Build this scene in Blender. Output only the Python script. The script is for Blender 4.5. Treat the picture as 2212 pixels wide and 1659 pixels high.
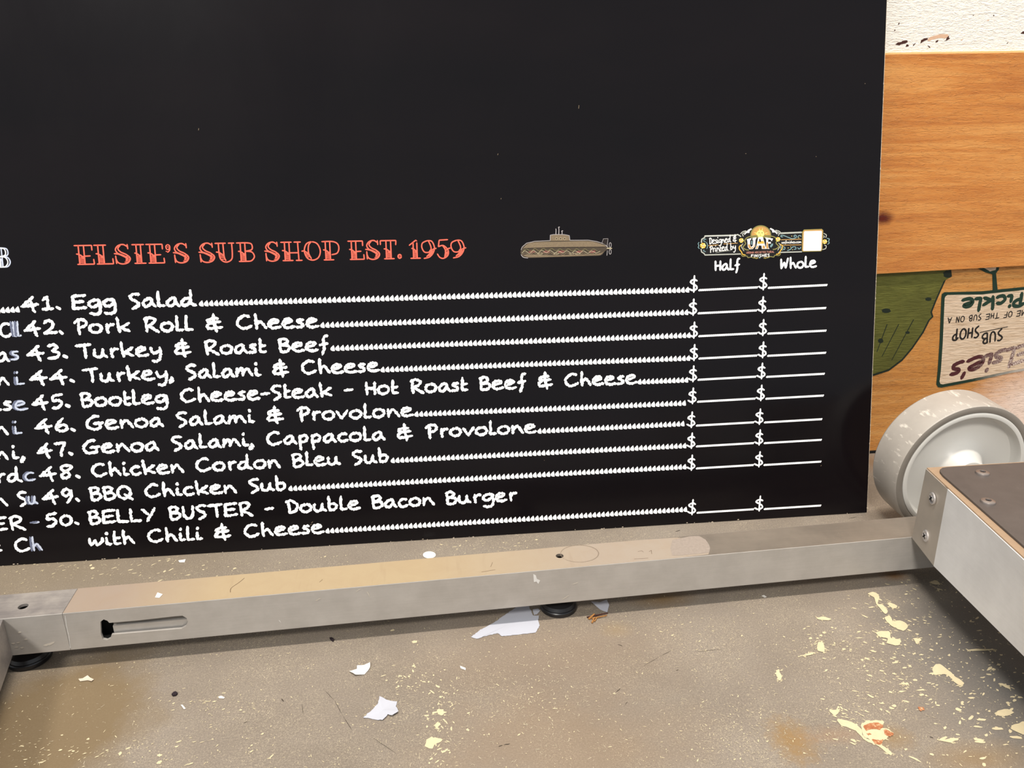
import bpy, bmesh, math, random
from mathutils import Vector, Matrix, noise
random.seed(7)
for o in list(bpy.data.objects):
    bpy.data.objects.remove(o)
SC = bpy.context.scene
COL = SC.collection
MM = 0.001
# ------------------------------------------------------------ camera
F_PX, PITCH, ROLL, YAW = 1749.44, 0.3480951, -0.0088766, 0.1019339
EYE = Vector((0, -811.37, 480.09)) * MM
cy, sy = math.cos(YAW), math.sin(YAW)
FWD = Vector((sy*math.cos(PITCH), cy*math.cos(PITCH), -math.sin(PITCH)))
R0 = Vector((cy, -sy, 0)); U0 = R0.cross(FWD)
RGT = math.cos(ROLL)*R0 + math.sin(ROLL)*U0
UPV = -math.sin(ROLL)*R0 + math.cos(ROLL)*U0
cd = bpy.data.cameras.new('camera'); cam = bpy.data.objects.new('camera', cd); COL.objects.link(cam)
cd.sensor_width = 36; cd.sensor_fit = 'HORIZONTAL'; cd.lens = F_PX/2212*36; cd.clip_start = 0.01
cam.matrix_world = Matrix(((RGT.x, UPV.x, -FWD.x, EYE.x), (RGT.y, UPV.y, -FWD.y, EYE.y), (RGT.z, UPV.z, -FWD.z, EYE.z), (0, 0, 0, 1)))
SC.camera = cam
# ------------------------------------------------------------ light
w = bpy.data.worlds.new('world'); SC.world = w; w.use_nodes = True
bg = w.node_tree.nodes['Background']
bg.inputs[0].default_value = (0.90, 0.95, 1.0, 1); bg.inputs[1].default_value = 0.62
# long tube lamp overhead, running along the board
ld = bpy.data.lights.new('ceiling_tube_lamp', 'AREA'); lamp = bpy.data.objects.new('ceiling_tube_lamp', ld); COL.objects.link(lamp)
ld.shape = 'RECTANGLE'; ld.size = 1.5; ld.size_y = .10; ld.energy = 65; ld.color = (1.0, 0.92, 0.82)
lamp.location = (0.15, -.50, 2.45)
# daylight from an opening up on the left, in front of the wall
sd = bpy.data.lights.new('sun', 'SUN'); sun = bpy.data.objects.new('sun', sd); COL.objects.link(sun)
sd.energy = 2.0; sd.angle = math.radians(8); sd.color = (1.0, 0.95, 0.88)
sun.rotation_euler = Vector((0.38, 0.84, -0.85)).to_track_quat('-Z', 'Y').to_euler()
sun.location = (0, 0, 2.5)
SC.view_settings.view_transform = 'Standard'; SC.view_settings.look = 'None'
SC.view_settings.exposure = 0; SC.view_settings.gamma = 1; SC.view_settings.use_curve_mapping = False

# ------------------------------------------------------------ geometry of the place
def ray(px, py):
    return FWD + RGT*((px-1106)/F_PX) - UPV*((py-829.5)/F_PX)
def meet(px, py, p0, n):
    d = ray(px, py); return EYE + d*((p0-EYE).dot(n)/d.dot(n))
def on_z(px, py, z=0.0):
    return meet(px, py, Vector((0, 0, z)), Vector((0, 0, 1)))
LEAN = 0.197
BT = Vector((0, math.sin(LEAN), math.cos(LEAN)))       # up along the leaning menu board
BN = Vector((0, -math.cos(LEAN), math.sin(LEAN)))      # its face normal
def on_board(px, py, lift=0.0):
    return meet(px, py, BN*lift, BN)
TW = 0.02
WX = Vector((math.cos(TW), math.sin(TW), 0)); WN = Vector((math.sin(TW), -math.cos(TW), 0))
W0 = Vector((0.510, 0.158, 0))
def on_wall(px, py, lift=0.0):
    return meet(px, py, W0 + WN*lift, WN)
G, B = 19.5*MM, 38.1*MM                                # floor gap and side of the aluminium tube
TB = 0.04186
DX = Vector((math.cos(TB), math.sin(TB), 0)); DY = Vector((-math.sin(TB), math.cos(TB), 0))
BAR0 = Vector((0, -0.1688, 0))
def bar(t, y, z):
    return BAR0 + DX*(t*MM) + DY*(y*MM) + Vector((0, 0, z*MM))
BARN = -DY
def on_bar(px, py, lift=0.0):                          # front face of the tube
    return meet(px, py, BAR0 + BARN*lift, BARN)

# ------------------------------------------------------------ materials
def lin(c):
    return tuple(((v/255)/12.92 if v/255 <= .04045 else ((v/255+.055)/1.055)**2.4) for v in c) + (1,)
class N:
    def __init__(s, name):
        s.m = bpy.data.materials.new(name); s.m.use_nodes = True; s.t = s.m.node_tree
        s.b = s.t.nodes['Principled BSDF']
    def n(s, typ, **kw):
        x = s.t.nodes.new(typ)
        for k, v in kw.items():
            if k in x.inputs: x.inputs[k].default_value = v
            else: setattr(x, k, v)
        return x
    def l(s, a, b): s.t.links.new(a, b)
    def coord(s, scale=(1, 1, 1), rot=(0, 0, 0), loc=(0, 0, 0)):
        g = s.n('ShaderNodeNewGeometry'); mp = s.n('ShaderNodeMapping')
        mp.inputs['Scale'].default_value = scale; mp.inputs['Rotation'].default_value = rot; mp.inputs['Location'].default_value = loc
        s.l(g.outputs['Position'], mp.inputs['Vector']); return mp.outputs[0]
    def noise(s, vec, scale, detail=4, rough=.55, dist=0):
        x = s.n('ShaderNodeTexNoise'); x.inputs['Scale'].default_value = scale; x.inputs['Detail'].default_value = detail
        x.inputs['Roughness'].default_value = rough; x.inputs['Distortion'].default_value = dist
        s.l(vec, x.inputs['Vector']); return x.outputs['Fac']
    def ramp(s, fac, stops, interp='LINEAR'):
        x = s.n('ShaderNodeValToRGB'); x.color_ramp.interpolation = interp
        e = x.color_ramp.elements
        while len(e) < len(stops): e.new(.5)
        for el, (p, c) in zip(e, stops):
            el.position = p; el.color = c if len(c) == 4 else lin(c)
        s.l(fac, x.inputs[0]); return x.outputs[0]
    def mix(s, fac, a, b, mode='MIX'):
        x = s.n('ShaderNodeMix', data_type='RGBA', blend_type=mode)
        for k, v in ((0, fac), (6, a), (7, b)):
            if hasattr(v, 'links'): s.l(v, x.inputs[k])
            else: x.inputs[k].default_value = v
        return x.outputs[2]
    def math(s, op, a, b=0.0):
        x = s.n('ShaderNodeMath', operation=op)
        for k, v in ((0, a), (1, b)):
            if hasattr(v, 'links'): s.l(v, x.inputs[k])
            else: x.inputs[k].default_value = v
        return x.outputs[0]
    def blob(s, p, r0, r1, sx=1, sy_=1, sz=1, wob=0.0, nz=None):
        """1 inside, 0 outside a soft blob round point p (world)"""
        v = s.coord((sx, sy_, sz), loc=(-p[0]*sx, -p[1]*sy_, -p[2]*sz))
        ln = s.n('ShaderNodeVectorMath', operation='LENGTH'); s.l(v, ln.inputs[0])
        d = ln.outputs['Value']
        if nz is not None:
            d = s.math('ADD', d, s.math('MULTIPLY', s.math('SUBTRACT', nz, .5), wob))
        mr = s.n('ShaderNodeMapRange'); s.l(d, mr.inputs[0])
        mr.inputs[1].default_value = r0; mr.inputs[2].default_value = r1; mr.inputs[3].default_value = 1; mr.inputs[4].default_value = 0
        return mr.outputs[0]
    def bump(s, h, strength, dist=.001):
        x = s.n('ShaderNodeBump'); x.inputs['Strength'].default_value = strength; x.inputs['Distance'].default_value = dist
        s.l(h, x.inputs['Height']); s.l(x.outputs[0], s.b.inputs['Normal'])
    def out(s, col=None, rough=.6, metal=0.0, spec=.5):
        if col is not None:
            if hasattr(col, 'links'): s.l(col, s.b.inputs['Base Color'])
            else: s.b.inputs['Base Color'].default_value = col
        if hasattr(rough, 'links'): s.l(rough, s.b.inputs['Roughness'])
        else: s.b.inputs['Roughness'].default_value = rough
        s.b.inputs['Metallic'].default_value = metal; s.b.inputs['Specular IOR Level'].default_value = spec
        return s.m
_plain = {}
def plain(name, c, rough=.6, metal=0., spec=.3, var=.12, scale=300):
    if name in _plain: return _plain[name]
    s = N(name); f = s.noise(s.coord(), scale, 3)
    a = tuple(v*(1-var) for v in c[:3]) + (1,); b = tuple(min(1, v*(1+var)) for v in c[:3]) + (1,)
    _plain[name] = s.out(s.mix(f, a, b), rough, metal, spec)
    return _plain[name]

# floor
def floor_mat():
    s = N('concrete'); v = s.coord()
    big = s.noise(v, 6, 4, .6, .4); mid = s.noise(v, 45, 5, .65); fine = s.noise(v, 700, 4, .7)
    c = s.ramp(big, [(.3, (115, 104, 93)), (.5, (130, 119, 108)), (.72, (141, 131, 121))])
    c = s.mix(s.ramp(mid, [(.35, (0, 0, 0)), (.7, (110, 110, 110))]), c, lin((120, 106, 92)))
    c = s.mix(.42, c, s.ramp(fine, [(.28, (84, 79, 74)), (.5, (128, 119, 107)), (.72, (178, 166, 148))]))
    # worn pale grain
    g = s.ramp(s.noise(v, 620, 3, .65, 2.5), [(.58, (0, 0, 0)), (.64, (255, 255, 255))])
    gm = s.ramp(s.noise(v, 16, 3), [(.36, (40, 40, 40)), (.62, (235, 235, 235))])
    gg = s.mix(1.0, g, gm, 'MULTIPLY')
    c = s.mix(gg, c, lin((206, 192, 164)))
    # thin scratches
    sv = s.coord((1, 7, 1), (0, 0, .5)); sc = s.ramp(s.noise(sv, 90, 6, .7, 1.2), [(.66, (0, 0, 0)), (.70, (120, 120, 120))])
    c = s.mix(sc, c, lin((204, 190, 164)))
    # stains, plus beam and board shade painted in at the right
    nz = s.noise(v, 22, 5, .6); nz2 = s.noise(v, 150, 4, .75)
    def st(c, px, py, r0, r1, col, k, sx=1, sy_=1, wob=.05):
        p = on_z(px, py); m = s.blob(p, r0, r1, sx, sy_, 1, wob, nz2 if r1 < .03 else nz)
        return s.mix(s.math('MULTIPLY', m, k), c, lin(col))
    c = st(c, 110, 1570, .045, .085, (116, 98, 70), .85, .9, .8, .07)
    c = st(c, 60, 1230, .03, .16, (120, 106, 84), .5, .5, 1, .05)
    c = st(c, 2190, 1480, .01, .13, (94, 93, 92), .85, 1.2, .9, .06)  # beam shadow painted into the floor colour
    c = st(c, 2060, 1330, .01, .10, (102, 98, 94), .7, 1, 1, .06)  # painted shade near the beam's corner
    c = st(c, 1712, 1600, .004, .022, (138, 110, 70), .85, 1, .7, .03)
    c = st(c, 1925, 1592, 0.002, .016, (136, 112, 78), .7, .7, .9, .02)
    c = st(c, 1800, 1588, .001, .02, (150, 118, 88), .4, .5, 1.6, .02)
    c = st(c, 2110, 1640, .005, .035, (130, 108, 78), .7, .7, 1.6, .03)
    c = st(c, 1930, 1242, .002, .013, (110, 74, 30), .8, .7, 1, .01)
    c = st(c, 1430, 1292, .002, .02, (122, 94, 52), .7, .5, 1, .01)
    c = st(c, 1330, 1360, .001, .016, (146, 126, 94), .5, .8, 1, .01)
    c = st(c, 1180, 1420, .02, .09, (128, 108, 88), .4, .6, 1, .06)
    c = st(c, 1200, 1610, .02, .07, (132, 112, 90), .5, .5, 1, .06)
    c = st(c, 1890, 1000, .004, .03, (118, 84, 44), .6, 1, .6, .01)  # brown shading of the board's shadow, painted in
    s.bump(s.math('ADD', s.math('MULTIPLY', fine, .5), s.math('MULTIPLY', mid, .8)), .25, .0007)
    return s.out(c, .62, 0, .35)
def wood(name, stops, seed=0, knot=None, glare=None, bumpk=.5):
    s = N(name); v = s.coord((.45, 1, 8), loc=(seed, 0, seed*.37))
    warp = s.noise(s.coord((1, 1, 3), loc=(seed, 0, 0)), 5, 3)
    g = s.noise(v, 7, 6, .6, 1.4); c = s.ramp(g, stops)
    fine = s.noise(s.coord((1, 1, 12), loc=(seed, 0, 0)), 60, 5, .7, .6)
    c = s.mix(.35, c, s.ramp(fine, [(.3, stops[0][1]), (.7, stops[-1][1])]))
    c = s.mix(s.ramp(warp, [(.35, (0, 0, 0)), (.7, (110, 110, 110))]), c, lin(stops[-1][1]))
    bl = s.noise(s.coord((.35, 1, 3), loc=(seed*3, 0, 1)), 9, 3, .6, .5); c = s.mix(s.ramp(bl, [(.5, (0, 0, 0)), (.68, (150, 150, 150))]), c, lin(stops[0][1]))
    if knot:
        nz = s.noise(s.coord(), 60, 3)
        m = s.blob(on_wall(*knot, .006), .002, .011, .6, 1, 1, .007, nz)
        c = s.mix(m, c, lin((90, 24, 4)))
    if glare:
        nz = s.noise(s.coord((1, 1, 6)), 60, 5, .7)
        m = s.blob(on_wall(*glare[0]), glare[1], glare[2], .8, 1, 1, .05, nz)
        c = s.mix(s.math('MULTIPLY', m, .92), c, lin((225, 205, 192)))  # pale window glare painted into the panel colour
    chat = s.noise(s.coord((1, 1, 6), (0, .05, 0), (seed, 0, 0)), 62, 5, .62, 2.0)
    pits = s.ramp(s.noise(s.coord((1, 1, 9), loc=(seed, 0, 0)), 30, 3, .5, .8), [(.58, (255, 255, 255)), (.66, (60, 60, 60))])
    spr = s.ramp(chat, [(.54, (0, 0, 0)), (.72, (255, 255, 255))]); grit = s.noise(s.coord((1, 1, 2)), 330, 4, .7)
    s.bump(s.math('ADD', s.math('MULTIPLY', spr, .42), s.math('ADD', s.math('MULTIPLY', pits, .12), s.math('MULTIPLY', grit, .16))), bumpk, .0032)
    return s.out(c, .5, 0, .3)
def white_mat():
    s = N('white_paint'); v = s.coord((1, 1, 2), (0, .35, 0))
    a = s.noise(v, 160, 4, .6, .8); b = s.noise(s.coord((1, 1, 5), (0, .4, 0)), 60, 4, .6, 1.5)
    c = s.mix(a, lin((228, 220, 208)), lin((244, 239, 230)))
    s.bump(s.math('ADD', a, b), .55, .003); return s.out(c, .6, 0, .3)
def black_board():
    s = N('black_print'); v = s.coord((1, 1, 3))
    a = s.noise(v, 3.5, 3); c = s.mix(a, lin((9, 8, 11)), lin((20, 15, 17)))
    st = s.noise(s.coord((1, .4, .4), (.3, .5, 0)), 6, 4, .6, .5)
    r = s.ramp(st, [(.3, (110, 110, 110)), (.7, (130, 130, 130))])
    s.bump(s.noise(s.coord(), 1800, 2), .06, .0002)
    return s.out(c, r, 0, .2)
def alu(name, a, b, scale=(1, 30, 30), rough=.42, metal=.85):
    s = N(name); n1 = s.noise(s.coord(scale), 20, 5, .6); n2 = s.noise(s.coord(), 30, 5, .65); n3 = s.noise(s.coord(), 500, 2)
    c = s.mix(s.ramp(n2, [(.35, (0, 0, 0)), (.7, (255, 255, 255))]), lin(a), lin(b))
    c = s.mix(.2, c, s.ramp(n1, [(.35, a), (.65, b)]))
    c = s.mix(s.ramp(n3, [(.74, (0, 0, 0)), (.80, (150, 150, 150))]), c, lin((225, 215, 200)))
    r = s.ramp(n2, [(.3, (int(rough*235),)*3), (.7, (int(rough*285),)*3)])
    rr = s.math('MULTIPLY', rough, s.math('ADD', .85, s.math('MULTIPLY', n2, .4)))
    s.bump(n1, .05, .0003)
    return s.out(c, rr, metal, .5)
def film_mat():
    s = N('tan_film'); v = s.coord(); n2 = s.noise(s.coord((1, 1, 1)), 38, 5, .7, 1); n1 = s.noise(s.coord((8, 1, 1)), 9, 3)
    sp = s.n('ShaderNodeSeparateXYZ'); s.l(s.coord(), sp.inputs[0])
    mr = s.n('ShaderNodeMapRange'); s.l(sp.outputs[0], mr.inputs[0]); mr.inputs[1].default_value = -.02; mr.inputs[2].default_value = .15
    c = s.mix(mr.outputs[0], lin((168, 149, 119)), lin((158, 145, 131)))
    mr2 = s.n('ShaderNodeMapRange'); s.l(sp.outputs[0], mr2.inputs[0]); mr2.inputs[1].default_value = -.29; mr2.inputs[2].default_value = -.20
    c = s.mix(mr2.outputs[0], lin((150, 134, 120)), c)
    c = s.mix(s.ramp(n2, [(.35, (110, 110, 110)), (.6, (0, 0, 0))]), c, lin((150, 124, 96)))
    c = s.mix(s.ramp(n1, [(.62, (0, 0, 0)), (.72, (120, 120, 120))]), c, lin((130, 104, 82)))
    return s.out(c, .5, 0, .4)
M = dict(
    floor=floor_mat(), white=white_mat(),
    ply=wood('pine_plywood', [(.3, (166, 92, 36)), (.5, (196, 126, 60)), (.7, (218, 158, 90))], 2.3, (1906, 471)),
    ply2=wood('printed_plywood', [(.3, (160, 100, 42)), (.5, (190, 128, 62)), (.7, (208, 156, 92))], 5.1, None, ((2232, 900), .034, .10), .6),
    black=black_board(), core=plain('board_core', lin((205, 190, 170)), .8),
    tube=alu('brushed_aluminium', (172, 167, 161), (188, 183, 177), metal=.3), tubetop=alu('scratched_aluminium', (122, 113, 103), (140, 129, 117), metal=.3),
    tubegrey=alu('grey_aluminium', (128, 122, 120), (178, 170, 162), metal=.3),
    beam=alu('bright_aluminium', (222, 222, 222), (236, 236, 236), (20, 1, 30), .4, .15),
    plate=alu('bead_blasted_steel', (176, 168, 158), (190, 180, 168), (1, 1, 1), .5, .4),
    film=film_mat(), dark=plain('dark_cavity', lin((12, 11, 10)), .7), inner=alu('inner_aluminium', (96, 94, 92), (126, 122, 116)),
    chalk=plain('chalk_white_print', lin((252, 253, 252)), .7, var=.02), ghost=plain('ghost_grey_print', lin((104, 110, 132)), .7),
    ghost2=plain('ghost_blue_print', lin((190, 198, 216)), .7), coral=plain('coral_print', lin((238, 104, 84)), .7, var=.08),
    navy=plain('navy_print', lin((30, 38, 84)), .7), rubber=plain('black_rubber', lin((20, 20, 23)), .35, spec=.6, var=.3),
    paper=plain('torn_paper', lin((182, 184, 194)), .8, var=.03, scale=60), paperw=plain('white_scrap', lin((222, 218, 212)), .8, var=.03),
    crumb=plain('dark_crumb', lin((38, 28, 34)), .8), splinter=plain('wood_splinter', lin((152, 106, 58)), .7, var=.3),
    chrome=plain('bright_steel', lin((225, 222, 222)), .28, .7), hexd=plain('socket_dark', lin((20, 18, 18)), .6),
    cream=plain('cream_paint_flake', lin((204, 190, 156)), .8, var=.12, scale=200),
)
def cover_mat():
    s = N('brown_cover_plate'); n = s.noise(s.coord(), 60, 5, .6); d = s.noise(s.coord(), 900, 2)
    c = s.mix(n, lin((78, 72, 69)), lin((98, 91, 87)))
    c = s.mix(s.ramp(d, [(.70, (0, 0, 0)), (.80, (160, 160, 160))]), c, lin((180, 165, 150)))
    return s.out(c, .5, .2, .4)
def tyre_mat(name, a, b, k):
    s = N(name); n = s.noise(s.coord(), 40, 5, .65); d = s.noise(s.coord((3, 1, 3), (0, .5, .6)), 55, 4, .6)
    c = s.mix(n, lin(a), lin(b)); c = s.mix(s.math('MULTIPLY', s.ramp(d, [(.60, (0, 0, 0)), (.72, (255, 255, 255))]), k), c, lin((235, 228, 216)))
    return s.out(c, .42, 0, .45)
M['cover'] = cover_mat(); M['trim'] = plain('tan_edge_strip', lin((156, 132, 108)), .6)
M['tread'] = tyre_mat('tyre_tread', (154, 147, 139), (178, 171, 162), .6); M['ring'] = tyre_mat('tyre_side', (124, 117, 108), (132, 126, 118), 0)  # one rubber: how light falls is painted as paler tread, darker side
M['rim'] = plain('white_nylon', lin((208, 206, 200)), .38, spec=.4, var=.02, scale=20)

# ------------------------------------------------------------ mesh helpers
def link(name, bm, mat, parent=None, smooth=False, mats=None):
    me = bpy.data.meshes.new(name); bm.to_mesh(me); bm.free()
    for m_ in (mats or [mat]): me.materials.append(m_)
    if smooth:
        for p in me.polygons: p.use_smooth = True
        me.set_sharp_from_angle(angle=math.radians(28))
    o = bpy.data.objects.new(name, me); COL.objects.link(o)
    if parent is not None: o.parent = parent
    return o
def root(name, label, cat, group=None):
    o = bpy.data.objects.new(name, None); COL.objects.link(o); o['label'] = label; o['category'] = cat; o.empty_display_size = .05
    if group: o['group'] = group
    return o
def prism(bm, base, off, mi=0, tri=False):
    """closed solid: polygon base (list of points) swept by vector off"""
    a = [bm.verts.new(p) for p in base]; b = [bm.verts.new(Vector(p)+off) for p in base]
    n = len(a); fs = [bm.faces.new(a), bm.faces.new(b[::-1])]
    for i in range(n): fs.append(bm.faces.new((a[i], b[i], b[(i+1) % n], a[(i+1) % n])))
    for f_ in fs: f_.material_index = mi
    return fs
def finish(bm):
    bmesh.ops.recalc_face_normals(bm, faces=bm.faces); return bm
def bevel(bm, w_, seg=2):
    bmesh.ops.recalc_face_normals(bm, faces=bm.faces)
    bmesh.ops.bevel(bm, geom=[e for e in bm.edges], offset=w_, segments=seg, affect='EDGES', profile=.7)
    return bm
def slab(name, pts, off, mat, parent=None, bev=0):
    bm = bmesh.new(); prism(bm, pts, off)
    if bev: bevel(bm, bev)
    return link(name, finish(bm), mat, parent)
def lathe(bm, prof, o, ax, seg=64, mi=0, a0=0):
    ax = ax.normalized(); s = ax.orthogonal().normalized(); t = ax.cross(s)
    rings = []
    for r, h in prof:
        rings.append([bm.verts.new(o + ax*h + (s*math.cos(k*2*math.pi/seg+a0)+t*math.sin(k*2*math.pi/seg+a0))*max(r, 1e-6)) for k in range(seg)])
    fs = []
    for i in range(len(rings)-1):
        for k in range(seg):
            fs.append(bm.faces.new((rings[i][k], rings[i][(k+1) % seg], rings[i+1][(k+1) % seg], rings[i+1][k])))
    for f_ in fs: f_.material_index = mi
    return rings
def smooth_pts(pts, closed=False, sub=6):
    n = len(pts)
    if n < 3: return list(pts)
    out = []
    rng = range(n) if closed else range(n-1)
    for i in rng:
        p1, p2 = pts[i], pts[(i+1) % n]
        p0 = pts[(i-1) % n] if closed or i > 0 else p1
        p3 = pts[(i+2) % n] if closed or i+2 < n else p2
        for k in range(sub):
            t = k/sub
            out.append(tuple(.5*((2*p1[j]) + (-p0[j]+p2[j])*t + (2*p0[j]-5*p1[j]+4*p2[j]-p3[j])*t*t + (-p0[j]+3*p1[j]-3*p2[j]+p3[j])*t**3) for j in range(2)))
    if not closed: out.append(tuple(pts[-1]))
    return out
class Ink:
    """flat print on a plane: 2D strokes and polygons -> thin mesh. frame: origin, x axis, y axis (metres per unit), normal"""
    def __init__(s, lift=.00012):
        s.bm = bmesh.new(); s.k = 0; s.lift = lift
    def frame(s, O, X, Y, Nn):
        s.O, s.X, s.Y, s.N = O, X, Y, Nn; return s
    def P(s, x, y, extra=0.0):
        return s.O + s.X*x + s.Y*y + s.N*(s.lift+extra)
    def stroke(s, pts, wd, rough=0.0, cap=True, taper=False, mi=0, asp=1.0):
        """pts in frame units; wd width in frame units; asp = |X|/|Y| so widths stay even"""
        q = [(p[0]*asp, p[1]) for p in pts]
        # resample
        r = [q[0]]; step = wd*.38 if rough > .2 else max(.035, wd*.3)
        for a, b in zip(q, q[1:]):
            d = math.dist(a, b); n = max(1, int(d/step))
            for i in range(1, n+1): r.append((a[0]+(b[0]-a[0])*i/n, a[1]+(b[1]-a[1])*i/n))
        if len(r) < 2: r.append((r[0][0]+.01, r[0][1]))
        s.k += 1; ex = (s.k % 9)*4e-6
        L, R = [], []
        for i, p in enumerate(r):
            a = r[max(0, i-1)]; b = r[min(len(r)-1, i+1)]
            tx, ty = b[0]-a[0], b[1]-a[1]; d = math.hypot(tx, ty) or 1; tx /= d; ty /= d
            h = wd/2
            if taper: h *= .35+.65*math.sin(math.pi*min(1, (i+1)/(len(r)+1)))
            h1 = h*(1+rough*random.uniform(-1, .9)); h2 = h*(1+rough*random.uniform(-1, .9))
            if cap and not taper and i in (0, len(r)-1): h1 *= .72; h2 *= .72
            L.append((p[0]-ty*h1, p[1]+tx*h1)); R.append((p[0]+ty*h2, p[1]-tx*h2))
        if cap:
            for end in (0, -1):
                a, b = (r[0], r[1]) if end == 0 else (r[-1], r[-2])
                d = math.dist(a, b) or 1; e = wd*.28/d
                p = (a[0]+(a[0]-b[0])*e, a[1]+(a[1]-b[1])*e)
                q1 = (p[0]+(L[end][0]-a[0])*.55, p[1]+(L[end][1]-a[1])*.55); q2 = (p[0]+(R[end][0]-a[0])*.55, p[1]+(R[end][1]-a[1])*.55)
                if end == 0: L.insert(0, q1); R.insert(0, q2)
                else: L.append(q1); R.append(q2)
        vl = [s.bm.verts.new(s.P(p[0]/asp, p[1], ex)) for p in L]; vr = [s.bm.verts.new(s.P(p[0]/asp, p[1], ex)) for p in R]
        for i in range(len(vl)-1):
            f_ = s.bm.faces.new((vl[i], vr[i], vr[i+1], vl[i+1])); f_.material_index = mi
    def poly(s, pts, mi=0, extra=0.0):
        s.k += 1; ex = (s.k % 9)*4e-6 + extra
        f_ = s.bm.faces.new([s.bm.verts.new(s.P(p[0], p[1], ex)) for p in pts]); f_.material_index = mi
        return f_
    def ell(s, cx, cy_, rx, ry, mi=0, n=20, extra=0., a0=0, a1=2*math.pi):
        s.poly([(cx+rx*math.cos(a0+(a1-a0)*i/n), cy_+ry*math.sin(a0+(a1-a0)*i/n)) for i in range(n)], mi, extra)
    def done(s, name, mats, parent):
        for f_ in s.bm.faces:
            f_.normal_update()
            if f_.normal.dot(s.N) < 0: f_.normal_flip()
        big = [f_ for f_ in s.bm.faces if len(f_.verts) > 4]
        if big: bmesh.ops.triangulate(s.bm, faces=big)
        # give the print its own slight thickness
        return link(name, s.bm, None, parent, mats=mats if isinstance(mats, list) else [mats])

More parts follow.
